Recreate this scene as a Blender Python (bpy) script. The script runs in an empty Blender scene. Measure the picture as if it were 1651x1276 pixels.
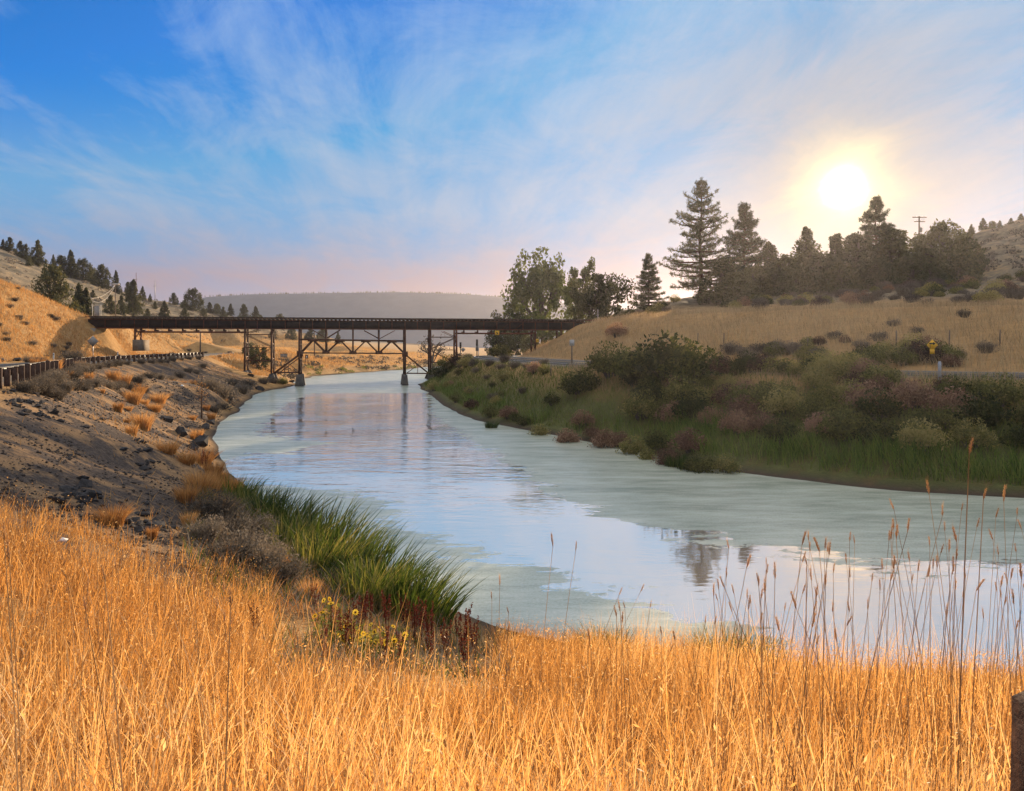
import bpy, bmesh, math, random
import numpy as np
from mathutils import Vector, Matrix
from mathutils.geometry import delaunay_2d_cdt

rng = np.random.default_rng(11)
random.seed(5)
S = bpy.context.scene
COL = S.collection
PI = math.pi

# ------------------------------------------------------------------ camera, sky, sun, exposure
EYE = 6.0                       # metres above the water
F, CX, HZ = 1253.0, 825.5, 560.0   # focal length and horizon of the photograph, in its pixels
cam = bpy.data.cameras.new('camera')
cam.sensor_width = 36.0
cam.lens = 36.0 * F / 1651.0
cam.shift_y = -(638.0 - HZ) / 1651.0
cam.clip_start = 0.05
cam.clip_end = 20000
cam_o = bpy.data.objects.new('camera', cam)
COL.objects.link(cam_o)
cam_o.location = (0, 0, EYE)
cam_o.rotation_euler = (PI / 2, 0, 0)
S.camera = cam_o

SUN = Vector(((1362 - CX) / F, 1.0, (HZ - 303) / F)).normalized()
SUN_EL = math.asin(SUN.z)
SUN_AZ = math.atan2(SUN.x, SUN.y)

wd = bpy.data.worlds.new('World')
S.world = wd
wd.use_nodes = True
NT = wd.node_tree
for n in list(NT.nodes):
    NT.nodes.remove(n)


def nd(nt, kind, **kw):
    n = nt.nodes.new('ShaderNode' + kind)
    for k, v in kw.items():
        if k.startswith('i_'):
            key = k[2:]
            key = int(key) if key.isdigit() else key.replace('_', ' ')
            n.inputs[key].default_value = v
        else:
            setattr(n, k, v)
    return n


def mth(nt, op, a, b=None, c=None, clamp=False):
    n = nt.nodes.new('ShaderNodeMath')
    n.operation = op
    n.use_clamp = clamp
    for i, v in enumerate((a, b, c)):
        if v is None:
            continue
        if isinstance(v, (int, float)):
            n.inputs[i].default_value = v
        else:
            nt.links.new(v, n.inputs[i])
    return n.outputs[0]


def mixc(nt, fac, a, b, blend='MIX'):
    n = nt.nodes.new('ShaderNodeMix')
    n.data_type = 'RGBA'
    n.blend_type = blend
    for sock, v in ((n.inputs[0], fac), (n.inputs[6], a), (n.inputs[7], b)):
        if isinstance(v, (int, float)):
            sock.default_value = v
        elif isinstance(v, tuple):
            sock.default_value = (*v[:3], 1)
        else:
            nt.links.new(v, sock)
    return n.outputs[2]


def ramp(nt, fac, stops, interp='LINEAR'):
    n = nt.nodes.new('ShaderNodeValToRGB')
    cr = n.color_ramp
    cr.interpolation = interp
    while len(cr.elements) < len(stops):
        cr.elements.new(0.5)
    for e, (p, c) in zip(cr.elements, stops):
        e.position = p
        e.color = (c, c, c, 1) if isinstance(c, (int, float)) else (*c, 1)
    nt.links.new(fac, n.inputs[0])
    return n.outputs[0]


def build_world():
    nt = NT
    L = nt.links.new
    tc = nd(nt, 'TexCoord').outputs['Generated']
    sky = nd(nt, 'TexSky')
    sky.sky_type = 'NISHITA'
    sky.sun_disc = False
    sky.sun_elevation = SUN_EL
    sky.sun_rotation = SUN_AZ
    sky.altitude = 1200
    sky.air_density = 1.0
    sky.dust_density = 0.6
    sky.ozone_density = 3.0
    hs = nd(nt, 'HueSaturation', i_Saturation=1.45, i_Value=SKY_VALUE)
    L(sky.outputs[0], hs.inputs['Color'])
    sep = nd(nt, 'SeparateXYZ')
    L(tc, sep.inputs[0])
    x, y, z = sep.outputs
    zc = mth(nt, 'MAXIMUM', z, 0.0)
    den = mth(nt, 'ADD', zc, 0.13)
    u = mth(nt, 'DIVIDE', x, den)
    v = mth(nt, 'DIVIDE', y, den)
    # cirrus streaks: axis (0.42,-0.9) on the cloud layer
    a = mth(nt, 'ADD', mth(nt, 'MULTIPLY', u, 0.995), mth(nt, 'MULTIPLY', v, 0.10))   # across
    b = mth(nt, 'ADD', mth(nt, 'MULTIPLY', u, -0.10), mth(nt, 'MULTIPLY', v, 0.995))  # along
    cv = nd(nt, 'CombineXYZ')
    L(a, cv.inputs[0]); L(mth(nt, 'MULTIPLY', b, 0.55), cv.inputs[1])
    n1 = nd(nt, 'TexNoise', i_Scale=2.6, i_Detail=10.0, i_Roughness=0.64, i_Distortion=0.5)
    L(cv.outputs[0], n1.inputs['Vector'])
    cv2 = nd(nt, 'CombineXYZ')
    L(mth(nt, 'MULTIPLY', a, 1.0), cv2.inputs[0]); L(mth(nt, 'MULTIPLY', b, 0.10), cv2.inputs[1])
    cv2.inputs[2].default_value = 4.3
    n2 = nd(nt, 'TexNoise', i_Scale=2.6, i_Detail=7.0, i_Roughness=0.62, i_Distortion=0.3)
    L(cv2.outputs[0], n2.inputs['Vector'])
    n3 = nd(nt, 'TexNoise', i_Scale=0.55, i_Detail=2.0)
    L(cv.outputs[0], n3.inputs['Vector'])
    c = mth(nt, 'ADD', mth(nt, 'MULTIPLY', n1.outputs[0], 0.72), mth(nt, 'MULTIPLY', n2.outputs[0], 0.55))
    c = mth(nt, 'ADD', c, mth(nt, 'MULTIPLY', n3.outputs[0], 0.30))
    c = mth(nt, 'MULTIPLY_ADD', c, 1.35, -0.475)
    # the veil thickens towards the sun and the horizon
    dp = nd(nt, 'VectorMath', operation='DOT_PRODUCT')
    nv = nd(nt, 'VectorMath', operation='NORMALIZE')
    L(tc, nv.inputs[0]); L(nv.outputs[0], dp.inputs[0])
    dp.inputs[1].default_value = SUN
    d = dp.outputs['Value']
    c = mth(nt, 'ADD', c, mth(nt, 'MULTIPLY', mth(nt, 'SUBTRACT', mth(nt, 'MAXIMUM', d, 0.55), 0.80), 0.24))
    c = mth(nt, 'ADD', c, mth(nt, 'MULTIPLY', mth(nt, 'SUBTRACT', 0.22, zc), 0.40))
    cm = ramp(nt, c, [(0.48, 0.0), (0.60, 0.25), (0.75, 0.55), (0.95, 0.85)])
    ccol = ramp(nt, zc, [(0.0, CLOUD_LOW), (0.085, CLOUD_LOW2), (0.17, CLOUD_MID), (0.42, CLOUD_HIGH), (0.72, CLOUD_FILL)])
    base = mixc(nt, 1.0, hs.outputs[0], (SKY_K, SKY_K, SKY_K), 'MULTIPLY')
    base = mixc(nt, 1.0, base, SKY_TINT, 'MULTIPLY')
    base = mixc(nt, 1.0, base, SKY_CAP, 'DARKEN')
    low = ramp(nt, zc, [(0.0, 0.85), (0.07, 0.66), (0.15, 0.30), (0.30, 0.0)], 'EASE')
    base = mixc(nt, low, base, ccol)
    # unseen veil added overhead and behind the viewer, bright to fill the shade
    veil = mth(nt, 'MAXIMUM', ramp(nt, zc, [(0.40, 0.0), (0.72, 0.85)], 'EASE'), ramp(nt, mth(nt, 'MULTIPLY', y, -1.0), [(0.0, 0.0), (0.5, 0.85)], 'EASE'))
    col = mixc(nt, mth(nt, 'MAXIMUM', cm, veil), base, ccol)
    # the sun's aureole in thin smoke
    e = mth(nt, 'MULTIPLY', mth(nt, 'SUBTRACT', 1.0, d), 2.0)
    e = mth(nt, 'MULTIPLY', e, mth(nt, 'ADD', 1.9, mth(nt, 'MULTIPLY', n1.outputs[0], -1.8)))
    out = col
    gs = lambda sg, k: mth(nt, 'MULTIPLY', mth(nt, 'EXPONENT', mth(nt, 'MULTIPLY', e, -1.0 / sg ** 2)), k)
    out = mixc(nt, gs(0.19, 0.70), out, (0.17, 0.165, 0.155))
    out = mixc(nt, gs(0.055, 0.80), out, (0.52, 0.40, 0.17))
    for sg, k, cc in ((0.0125, 9.0, (1, 0.93, 0.75)), (0.040, 0.55, (1.0, 0.86, 0.50))):
        out = mixc(nt, 1.0, out, scale_col(nt, cc, gs(sg, k)), 'ADD')
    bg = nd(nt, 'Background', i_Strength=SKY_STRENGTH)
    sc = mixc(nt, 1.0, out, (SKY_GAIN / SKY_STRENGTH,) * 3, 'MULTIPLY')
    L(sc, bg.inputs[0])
    wo = nd(nt, 'OutputWorld')
    L(bg.outputs[0], wo.inputs[0])


def scale_col(nt, cc, g):
    n = nt.nodes.new('ShaderNodeVectorMath')
    n.operation = 'SCALE'
    n.inputs[0].default_value = cc
    nt.links.new(g, n.inputs['Scale'])
    return n.outputs[0]


SKY_STRENGTH = 0.1
SKY_K = 0.1
SKY_GAIN = 0.70
SKY_VALUE = 1.0
SKY_TINT = (0.0, 1.12, 1.42)
SKY_CAP = (0.03, 0.245, 0.53)
CLOUD_LOW = (0.25, 0.165, 0.18)
CLOUD_LOW2 = (0.33, 0.225, 0.232)
CLOUD_MID = (0.34, 0.375, 0.45)
CLOUD_HIGH = (0.31, 0.46, 0.64)
CLOUD_FILL = (0.80, 0.765, 0.72)  # bright tone of the added out-of-view veil, lifts shaded areas
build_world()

sl = bpy.data.lights.new('sun', 'SUN')
sl.energy = 5.0
sl.angle = math.radians(0.6)
sl.color = (1.0, 0.74, 0.47)
so = bpy.data.objects.new('sun', sl)
COL.objects.link(so)
so.rotation_euler = SUN.to_track_quat('Z', 'Y').to_euler()
so.location = (40, 90, 60)

S.view_settings.view_transform = 'Standard'
S.view_settings.look = 'None'
S.view_settings.gamma = 1.0
S.view_settings.use_curve_mapping = False
S.view_settings.exposure = 0.95
S.render.engine = 'CYCLES'
S.cycles.use_denoising = True
S.cycles.max_bounces = 6
S.cycles.diffuse_bounces = 3
S.cycles.glossy_bounces = 2
S.cycles.transmission_bounces = 3
S.cycles.volume_bounces = 0
S.cycles.sample_clamp_indirect = 4.0
S.cycles.caustics_reflective = False
S.cycles.caustics_refractive = False


# ------------------------------------------------------------------ helpers
def W(px, py, z=0.0):
    Y = (EYE - z) * F / (py - HZ)
    return ((px - CX) / F * Y, Y, z)


def P(px, py, Y):
    return ((px - CX) / F * Y, Y, EYE + (HZ - py) / F * Y)


def X(px, Y):
    return (px - CX) / F * Y


def mesh_np(name, V, T=None, Q=None, attrs=None, smooth=False):
    """mesh from arrays of vertices, triangles and quads, with point attributes"""
    V = np.asarray(V, dtype=np.float32).reshape(-1, 3)
    T = np.zeros((0, 3), np.int32) if T is None else np.asarray(T, np.int32).reshape(-1, 3)
    Q = np.zeros((0, 4), np.int32) if Q is None else np.asarray(Q, np.int32).reshape(-1, 4)
    me = bpy.data.meshes.new(name)
    me.vertices.add(len(V))
    me.vertices.foreach_set('co', V.ravel())
    nl = T.size + Q.size
    me.loops.add(nl)
    me.loops.foreach_set('vertex_index', np.concatenate([T.ravel(), Q.ravel()]))
    npoly = len(T) + len(Q)
    me.polygons.add(npoly)
    ls = np.concatenate([np.arange(len(T)) * 3, T.size + np.arange(len(Q)) * 4]).astype(np.int32)
    me.polygons.foreach_set('loop_start', ls)
    if smooth:
        me.polygons.foreach_set('use_smooth', np.ones(npoly, dtype=bool))
    for k, a in (attrs or {}).items():
        at = me.attributes.new(k, 'FLOAT', 'POINT')
        at.data.foreach_set('value', np.asarray(a, np.float32).ravel())
    me.update(calc_edges=True)
    me.validate()
    return me


class MB:
    """collects pieces of ONE mesh"""
    def __init__(s):
        s.v, s.t, s.q, s.a, s.n = [], [], [], [], 0

    def put(s, V, T=None, Q=None, a=0.0):
        V = np.asarray(V, float).reshape(-1, 3)
        if T is not None and len(T):
            s.t.append(np.asarray(T) + s.n)
        if Q is not None and len(Q):
            s.q.append(np.asarray(Q) + s.n)
        s.v.append(V)
        s.a.append(np.broadcast_to(np.asarray(a, float), (len(V),)))
        s.n += len(V)
        return s

    def box(s, x0, x1, y0, y1, z0, z1):
        V = [(x, y, z) for z in (z0, z1) for y in (y0, y1) for x in (x0, x1)]
        return s.put(V, None, [(0, 2, 3, 1), (4, 5, 7, 6), (0, 1, 5, 4), (2, 6, 7, 3), (0, 4, 6, 2), (1, 3, 7, 5)])

    def beam(s, p, q, w, h, up=(0, 0, 1)):
        p, q = Vector(p), Vector(q)
        d = (q - p).normalized()
        sd = d.cross(Vector(up))
        if sd.length < 1e-4:
            sd = d.cross(Vector((0, 1, 0)))
        sd.normalize()
        u = sd.cross(d).normalized()
        V = []
        for c in (p, q):
            for a, b in ((-1, -1), (1, -1), (1, 1), (-1, 1)):
                V.append(tuple(c + sd * (a * w / 2) + u * (b * h / 2)))
        return s.put(V, None, [(0, 3, 2, 1), (4, 5, 6, 7), (0, 1, 5, 4), (1, 2, 6, 5), (2, 3, 7, 6), (3, 0, 4, 7)])

    def tube(s, pts, rad, n=6, cap=True, a=0.0):
        pts = [Vector(p) for p in pts]
        V = []
        m = len(pts)
        for i, p in enumerate(pts):
            d = (pts[min(i + 1, m - 1)] - pts[max(i - 1, 0)]).normalized()
            r = Vector((1, 0, 0)) if abs(d.x) < 0.8 else Vector((0, 1, 0))
            e1 = d.cross(r).normalized()
            e2 = d.cross(e1)
            rr = rad[i] if hasattr(rad, '__len__') else rad
            for k in range(n):
                t = 2 * PI * k / n
                V.append(tuple(p + (e1 * math.cos(t) + e2 * math.sin(t)) * rr))
        Q = [(i * n + k, i * n + (k + 1) % n, (i + 1) * n + (k + 1) % n, (i + 1) * n + k) for i in range(m - 1) for k in range(n)]
        T = []
        if cap:
            V.append(tuple(pts[-1])); V.append(tuple(pts[0]))
            e, b = m * n, m * n + 1
            T = [((m - 1) * n + k, (m - 1) * n + (k + 1) % n, e) for k in range(n)] + [((k + 1) % n, k, b) for k in range(n)]
        return s.put(V, T, Q, a)

    def mesh(s, name, smooth=False):
        V = np.concatenate(s.v)
        T = np.concatenate(s.t) if s.t else None
        Q = np.concatenate(s.q) if s.q else None
        return mesh_np(name, V, T, Q, {'rnd': np.concatenate(s.a)}, smooth)


def link(name, me, mat=None, parent=None, loc=None, rz=0.0, sc=None):
    o = bpy.data.objects.new(name, me)
    COL.objects.link(o)
    if mat is not None and me is not None and not me.materials:
        me.materials.append(mat)
    if parent is not None:
        o.parent = parent
    if loc is not None:
        o.location = loc
    if rz:
        o.rotation_euler = (0, 0, rz)
    if sc is not None:
        o.scale = sc if hasattr(sc, '__len__') else (sc, sc, sc)
    return o


def tag(o, label=None, cat=None, group=None, kind=None):
    if label: o['label'] = label
    if cat: o['category'] = cat
    if group: o['group'] = group
    if kind: o['kind'] = kind
    return o


def thing(name, label, cat, loc=(0, 0, 0), rz=0.0, group=None, sc=None):
    return tag(link(name, None, loc=loc, rz=rz, sc=sc), label, cat, group)


def resample(pts, step):
    out = []
    for a, b in zip(pts[:-1], pts[1:]):
        a, b = np.array(a, float), np.array(b, float)
        n = max(1, int(np.linalg.norm((b - a)[:2]) / step))
        for i in range(n):
            out.append(tuple(a + (b - a) * i / n))
    out.append(tuple(pts[-1]))
    return out


def smooth_line(pts, it=2):
    """Chaikin corner cutting, end points kept"""
    p = [np.array(q, float) for q in pts]
    for _ in range(it):
        r = [p[0]]
        for a, b in zip(p[:-1], p[1:]):
            r += [a * .75 + b * .25, a * .25 + b * .75]
        r.append(p[-1])
        p = r
    return [tuple(q) for q in p]


def offset(pts, d):
    """offset of a polyline in plan, +d to the right of its direction"""
    out = []
    for i, p in enumerate(pts):
        a = np.array(pts[max(i - 1, 0)][:2]); b = np.array(pts[min(i + 1, len(pts) - 1)][:2])
        t = (b - a) / np.linalg.norm(b - a)
        out.append((p[0] + t[1] * d, p[1] - t[0] * d, p[2]))
    return out


_tab = rng.random((256, 256))


def vnoise(x, y):
    xi = np.floor(x).astype(int); yi = np.floor(y).astype(int)
    fx = x - xi; fy = y - yi
    fx = fx * fx * (3 - 2 * fx); fy = fy * fy * (3 - 2 * fy)
    g = lambda i, j: _tab[i & 255, j & 255]
    return (g(xi, yi) * (1 - fx) + g(xi + 1, yi) * fx) * (1 - fy) + (g(xi, yi + 1) * (1 - fx) + g(xi + 1, yi + 1) * fx) * fy


def fbm(x, y, o=4):
    s, a, t = 0, 1, 0
    for i in range(o):
        s = s + a * vnoise(x * 2 ** i + 17 * i, y * 2 ** i + 31 * i)
        t += a
        a *= 0.5
    return s / t - 0.5


def inpoly(x, y, poly):
    x = np.asarray(x); y = np.asarray(y)
    r = np.zeros(x.shape, bool)
    n = len(poly)
    for i in range(n):
        x0, y0 = poly[i][:2]; x1, y1 = poly[(i + 1) % n][:2]
        if y0 == y1: continue
        c = ((y0 > y) != (y1 > y)) & (x < (x1 - x0) * (y - y0) / (y1 - y0) + x0)
        r ^= c
    return r


def segdist(x, y, line, closed=False):
    d = np.full(np.shape(x), 1e9)
    pts = list(line) + ([line[0]] if closed else [])
    for a, b in zip(pts[:-1], pts[1:]):
        ax, ay, bx, by = a[0], a[1], b[0], b[1]
        vx, vy = bx - ax, by - ay
        t = np.clip(((x - ax) * vx + (y - ay) * vy) / (vx * vx + vy * vy + 1e-9), 0, 1)
        d = np.minimum(d, np.hypot(x - ax - t * vx, y - ay - t * vy))
    return d


# ------------------------------------------------------------------ materials
def principled(name, rough=0.8, spec=0.3):
    m = bpy.data.materials.new(name)
    m.use_nodes = True
    nt = m.node_tree
    b = nt.nodes['Principled BSDF']
    b.inputs['Roughness'].default_value = rough
    b.inputs['Specular IOR Level'].default_value = spec
    return m, nt, b


def attr(nt, name):
    n = nd(nt, 'Attribute')
    n.attribute_name = name
    return n.outputs['Fac']


def objpos(nt):
    return nd(nt, 'TexCoord').outputs['Object']


def noise(nt, scale, detail=4.0, rough=0.55, vec=None):
    n = nd(nt, 'TexNoise', i_Scale=scale, i_Detail=detail, i_Roughness=rough)
    if vec is not None:
        nt.links.new(vec, n.inputs['Vector'])
    return n.outputs[0]


def bump(nt, b, h, strength=0.4, dist=0.05):
    n = nd(nt, 'Bump', i_Strength=strength, i_Distance=dist)
    nt.links.new(h, n.inputs['Height'])
    nt.links.new(n.outputs[0], b.inputs['Normal'])


def plain(name, c1, c2, scale=3.0, rough=0.8, spec=0.3, metal=0.0, bmp=0.2, vec='Object'):
    """weathered surface: two tones of one colour in noise, fine relief"""
    m, nt, b = principled(name, rough, spec)
    tc = nd(nt, 'TexCoord').outputs[vec]
    n = noise(nt, scale, 6, 0.65, tc)
    nt.links.new(ramp(nt, n, [(0.35, c1), (0.65, c2)]), b.inputs['Base Color'])
    b.inputs['Metallic'].default_value = metal
    if bmp:
        bump(nt, b, noise(nt, scale * 6, 5, 0.6, tc), bmp, 0.02)
    return m


def foliage(name, cols, transl=0.35, tcol=None, scale=0.6, rough=0.7, mix=(0.45, 0.55, 0.42)):
    """leaf material: tones by the leaf's own random value, by clump noise and by plant"""
    m = bpy.data.materials.new(name)
    m.use_nodes = True
    nt = m.node_tree
    b = nt.nodes['Principled BSDF']
    b.inputs['Roughness'].default_value = rough
    b.inputs['Specular IOR Level'].default_value = 0.2
    r = attr(nt, 'rnd')
    g = nd(nt, 'NewGeometry').outputs['Position']
    n = noise(nt, scale, 3, 0.6, g)
    oi = nd(nt, 'ObjectInfo').outputs['Random']
    f = mth(nt, 'ADD', mth(nt, 'MULTIPLY', r, mix[0]), mth(nt, 'MULTIPLY_ADD', n, mix[1], 0.5 * (1 - mix[0] - mix[1])))
    f = mth(nt, 'ADD', f, mth(nt, 'MULTIPLY', mth(nt, 'SUBTRACT', oi, 0.5), mix[2]))
    k = len(cols)
    col = ramp(nt, f, [(0.22 + 0.56 * i / (k - 1), c) for i, c in enumerate(cols)])
    nt.links.new(col, b.inputs['Base Color'])
    if transl:
        t = nd(nt, 'BsdfTranslucent')
        if tcol:
            nt.links.new(mixc(nt, 1.0, col, tcol, 'MULTIPLY'), t.inputs[0])
        else:
            nt.links.new(col, t.inputs[0])
        ms = nd(nt, 'MixShader')
        ms.inputs[0].default_value = transl
        nt.links.new(b.outputs[0], ms.inputs[1])
        nt.links.new(t.outputs[0], ms.inputs[2])
        nt.links.new(ms.outputs[0], nt.nodes['Material Output'].inputs[0])
    return m


M = {}
M['steel'] = plain('rusted_steel', (0.035, 0.017, 0.012), (0.11, 0.045, 0.026), 1.2, 0.75, 0.3)
M['web'] = plain('black_girder_steel', (0.012, 0.011, 0.013), (0.035, 0.027, 0.026), 0.9, 0.7, 0.3)
M['steel_red'] = plain('rust_red_steel', (0.075, 0.028, 0.018), (0.17, 0.06, 0.035), 1.4, 0.8, 0.25)
M['tie'] = plain('creosote_timber', (0.035, 0.026, 0.02), (0.10, 0.075, 0.06), 2.0, 0.9, 0.15)
M['concrete'] = plain('weathered_concrete', (0.22, 0.19, 0.16), (0.40, 0.36, 0.30), 1.0, 0.9, 0.2)
M['dark_concrete'] = plain('stained_concrete', (0.055, 0.05, 0.048), (0.14, 0.125, 0.11), 1.3, 0.9, 0.2)
M['post'] = plain('dark_treated_timber', (0.028, 0.016, 0.012), (0.085, 0.048, 0.034), 5.0, 0.85, 0.2, bmp=0.5)
M['galv'] = plain('galvanised_steel', (0.32, 0.33, 0.34), (0.50, 0.51, 0.52), 4.0, 0.45, 0.5, 0.6)
M['grey_paint'] = plain('grey_sheet_metal', (0.20, 0.195, 0.18), (0.30, 0.29, 0.27), 3.0, 0.55, 0.4)
M['white_post'] = plain('white_plastic', (0.42, 0.40, 0.37), (0.55, 0.53, 0.49), 6.0, 0.6, 0.3)
M['yellow'] = plain('yellow_sign_sheet', (0.72, 0.40, 0.02), (0.85, 0.50, 0.03), 8.0, 0.5, 0.4)
M['black'] = plain('black_paint', (0.012, 0.012, 0.012), (0.03, 0.03, 0.03), 6.0, 0.5, 0.3)
M['wood_grey'] = plain('weathered_pole_wood', (0.10, 0.075, 0.055), (0.20, 0.155, 0.12), 3.0, 0.9, 0.15)
M['wire'] = plain('wire', (0.25, 0.25, 0.26), (0.35, 0.35, 0.36), 1.0, 0.5, 0.4)
M['bark'] = plain('pine_bark', (0.045, 0.026, 0.018), (0.13, 0.075, 0.05), 2.5, 0.95, 0.1, bmp=0.6)
M['bark_grey'] = plain('grey_bark', (0.06, 0.05, 0.042), (0.15, 0.13, 0.11), 2.5, 0.95, 0.1, bmp=0.6)
M['gravel'] = foliage('broken_gravel', [(0.040, 0.034, 0.030), (0.088, 0.072, 0.062), (0.17, 0.14, 0.115)], 0.0, None, 0.4, 0.9)
M['rock'] = plain('basalt', (0.018, 0.017, 0.018), (0.065, 0.060, 0.058), 2.5, 0.9, 0.25, bmp=0.6)
M['paper'] = plain('pale_litter', (0.7, 0.7, 0.7), (0.8, 0.8, 0.8), 8.0, 0.7, 0.2)
M['pine'] = foliage('pine_needles', [(0.028, 0.040, 0.020), (0.055, 0.072, 0.032), (0.09, 0.10, 0.05)], 0.3, (1.6, 1.3, 0.8))
M['juniper'] = foliage('juniper_foliage', [(0.030, 0.038, 0.018), (0.062, 0.072, 0.033), (0.11, 0.115, 0.055)], 0.28, (1.5, 1.3, 0.8))
M['poplar'] = foliage('poplar_leaves', [(0.030, 0.048, 0.020), (0.06, 0.085, 0.032), (0.11, 0.13, 0.05)], 0.35, (1.5, 1.4, 0.6))
M['willow'] = foliage('bank_shrub_leaves', [(0.026, 0.036, 0.014), (0.085, 0.095, 0.036), (0.17, 0.165, 0.065), (0.36, 0.31, 0.14)], 0.42, (1.4, 1.25, 0.6), 0.9, 0.7, (0.34, 0.5, 0.62))
M['rose'] = foliage('reddish_shrub_leaves', [(0.035, 0.024, 0.020), (0.12, 0.072, 0.052), (0.22, 0.135, 0.095), (0.38, 0.25, 0.17)], 0.3, (1.4, 1.1, 0.7), 0.9, 0.7, (0.34, 0.5, 0.62))
M['sage'] = foliage('sagebrush_leaves', [(0.16, 0.14, 0.085), (0.30, 0.25, 0.15), (0.46, 0.37, 0.22)], 0.5, (1.2, 1.05, 0.75))
M['sage_dark'] = foliage('dark_sagebrush_leaves', [(0.07, 0.058, 0.046), (0.14, 0.115, 0.088), (0.23, 0.185, 0.135)], 0.4)
M['yellow_green'] = foliage('yellowing_leaves', [(0.08, 0.09, 0.02), (0.17, 0.17, 0.035), (0.28, 0.24, 0.06)], 0.35)
M['grass_near'] = foliage('dry_golden_grass', [(0.28, 0.155, 0.062), (0.55, 0.32, 0.112), (0.73, 0.47, 0.19), (0.86, 0.68, 0.38)], 0.52, (1.15, 0.93, 0.62), 0.8, 0.5)
M['grass_far'] = foliage('dry_hill_grass', [(0.32, 0.185, 0.075), (0.50, 0.30, 0.125), (0.64, 0.43, 0.20)], 0.4, (1.1, 0.95, 0.7), 0.12)
M['grass_tan'] = foliage('dry_embankment_grass', [(0.26, 0.19, 0.10), (0.40, 0.30, 0.17), (0.52, 0.41, 0.25)], 0.4, (1.1, 0.95, 0.75), 0.12)  # greyer tan than the hill grass
M['cattail'] = foliage('cattail_leaves', [(0.016, 0.030, 0.008), (0.040, 0.070, 0.018), (0.090, 0.120, 0.034), (0.28, 0.23, 0.10)], 0.42, (1.3, 1.3, 0.5), 0.5, 0.6)
M['reed'] = foliage('bank_reed_leaves', [(0.045, 0.082, 0.020), (0.10, 0.165, 0.038), (0.19, 0.24, 0.065), (0.32, 0.30, 0.12)], 0.42, (1.3, 1.25, 0.6), 0.25, 0.6)
M['sedge'] = foliage('green_bank_grass', [(0.045, 0.065, 0.018), (0.095, 0.125, 0.034), (0.18, 0.19, 0.06)], 0.4, (1.3, 1.3, 0.6), 0.3)
M['dead'] = foliage('grey_dead_stems', [(0.13, 0.105, 0.08), (0.25, 0.21, 0.165), (0.42, 0.37, 0.30)], 0.25)
M['straw'] = foliage('stalk_straw', [(0.26, 0.15, 0.07), (0.42, 0.26, 0.12), (0.60, 0.41, 0.20)], 0.3, (1.1, 0.9, 0.6), 4.0)
M['ear'] = foliage('seed_head', [(0.30, 0.18, 0.09), (0.46, 0.29, 0.15), (0.62, 0.43, 0.25)], 0.45, (1.1, 0.9, 0.6), 6.0)
M['dock'] = foliage('dock_seeds', [(0.07, 0.012, 0.008), (0.15, 0.03, 0.016), (0.22, 0.055, 0.03)], 0.3, None, 6.0)
M['petal'] = foliage('yellow_petals', [(0.72, 0.42, 0.02), (0.82, 0.55, 0.04), (0.85, 0.62, 0.08)], 0.35, None, 9.0)
M['eye'] = plain('flower_centre', (0.05, 0.02, 0.008), (0.12, 0.05, 0.015), 20.0, 0.9, 0.1)
M['bronze'] = foliage('orange_shrub', [(0.32, 0.16, 0.06), (0.52, 0.28, 0.10), (0.68, 0.42, 0.18)], 0.4, (1.1, 0.95, 0.7), 0.5)

# ------------------------------------------------------------------ lines of the land (surveyed from the photograph)
SHORE_L = [(60, 420, 0), (20, 350, 0), (-4, 305, 0), W(740, 588), W(640, 597), W(500, 607), W(470, 617), W(467, 623.5), W(430, 629), W(408, 638), W(380, 655),
           W(345, 685), W(333, 705), W(345, 735), W(360, 765), W(430, 830), W(520, 880), W(640, 950), W(740, 1010), W(830, 1045),
           (2.1, 15.0, 0), (4.2, 14.2, 0), (6.2, 13.6, 0), (9, 13.2, 0), (14, 13.5, 0), (30, 11, 0), (80, 0, 0), (200, -30, 0)]
SHORE_R = [(95, 400, 0), (55, 330, 0), (22, 285, 0), (2, 235, 0), (-9, 190, 0), (-14.5, 150, 0), (-15, 125, 0), (-12, 106, 0), (-9.4, 94, 0), W(710, 650), W(760, 678), W(860, 697),
           W(1000, 722), W(1060, 735), W(1150, 757), W(1300, 775), W(1450, 792), W(1651, 803), (30, 28.5, 0), (60, 20, 0), (120, 6, 0), (260, -20, 0)]
BED = [(75, 410, -2), (38, 340, -2), (8, 290, -2), (-8, 250, -2), (-19, 200, -2), (-28, 150, -2), (-24, 120, -2), (-20.5, 95, -2), (-15, 75, -2), (-10, 60, -2),
       (-6, 48, -2), (-1, 38, -2), (4, 30, -2), (9, 24, -2), (20, 21.5, -2), (40, 18, -2), (95, 4, -2), (230, -25, -2)]
RAIL = smooth_line([(-3, -30, 4.4), (-6, -8, 4.4), (-9, 3, 4.4), (-12.4, 12, 4.4), (-16, 21, 4.4), (-19.6, 29.5, 4.4), (-28, 47, 4.4), (-36.3, 66, 4.4), (-42.5, 90, 4.4),
                    (-47.6, 118, 4.45), (-52, 150, 4.8), (-60, 187, 5.2), (-75, 230, 5.4), (-95, 280, 6)])
ROAD_R = smooth_line([(150, 5, 4.4), (70, 26, 4.4), (42, 37, 4.4), (28.7, 43.6, 4.4), (23, 47.7, 4.4), (16.6, 55.7, 4.4), (9.8, 67.5, 4.4), (7, 77, 4.4), (3.2, 91, 4.4), (-1.0, 108, 4.4),
                      (-3, 125, 4.4), (-3, 150, 4.3), (3, 200, 4.0), (30, 260, 3.5), (90, 330, 3)])
ROAD_L = offset(RAIL, -4.9)

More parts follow.
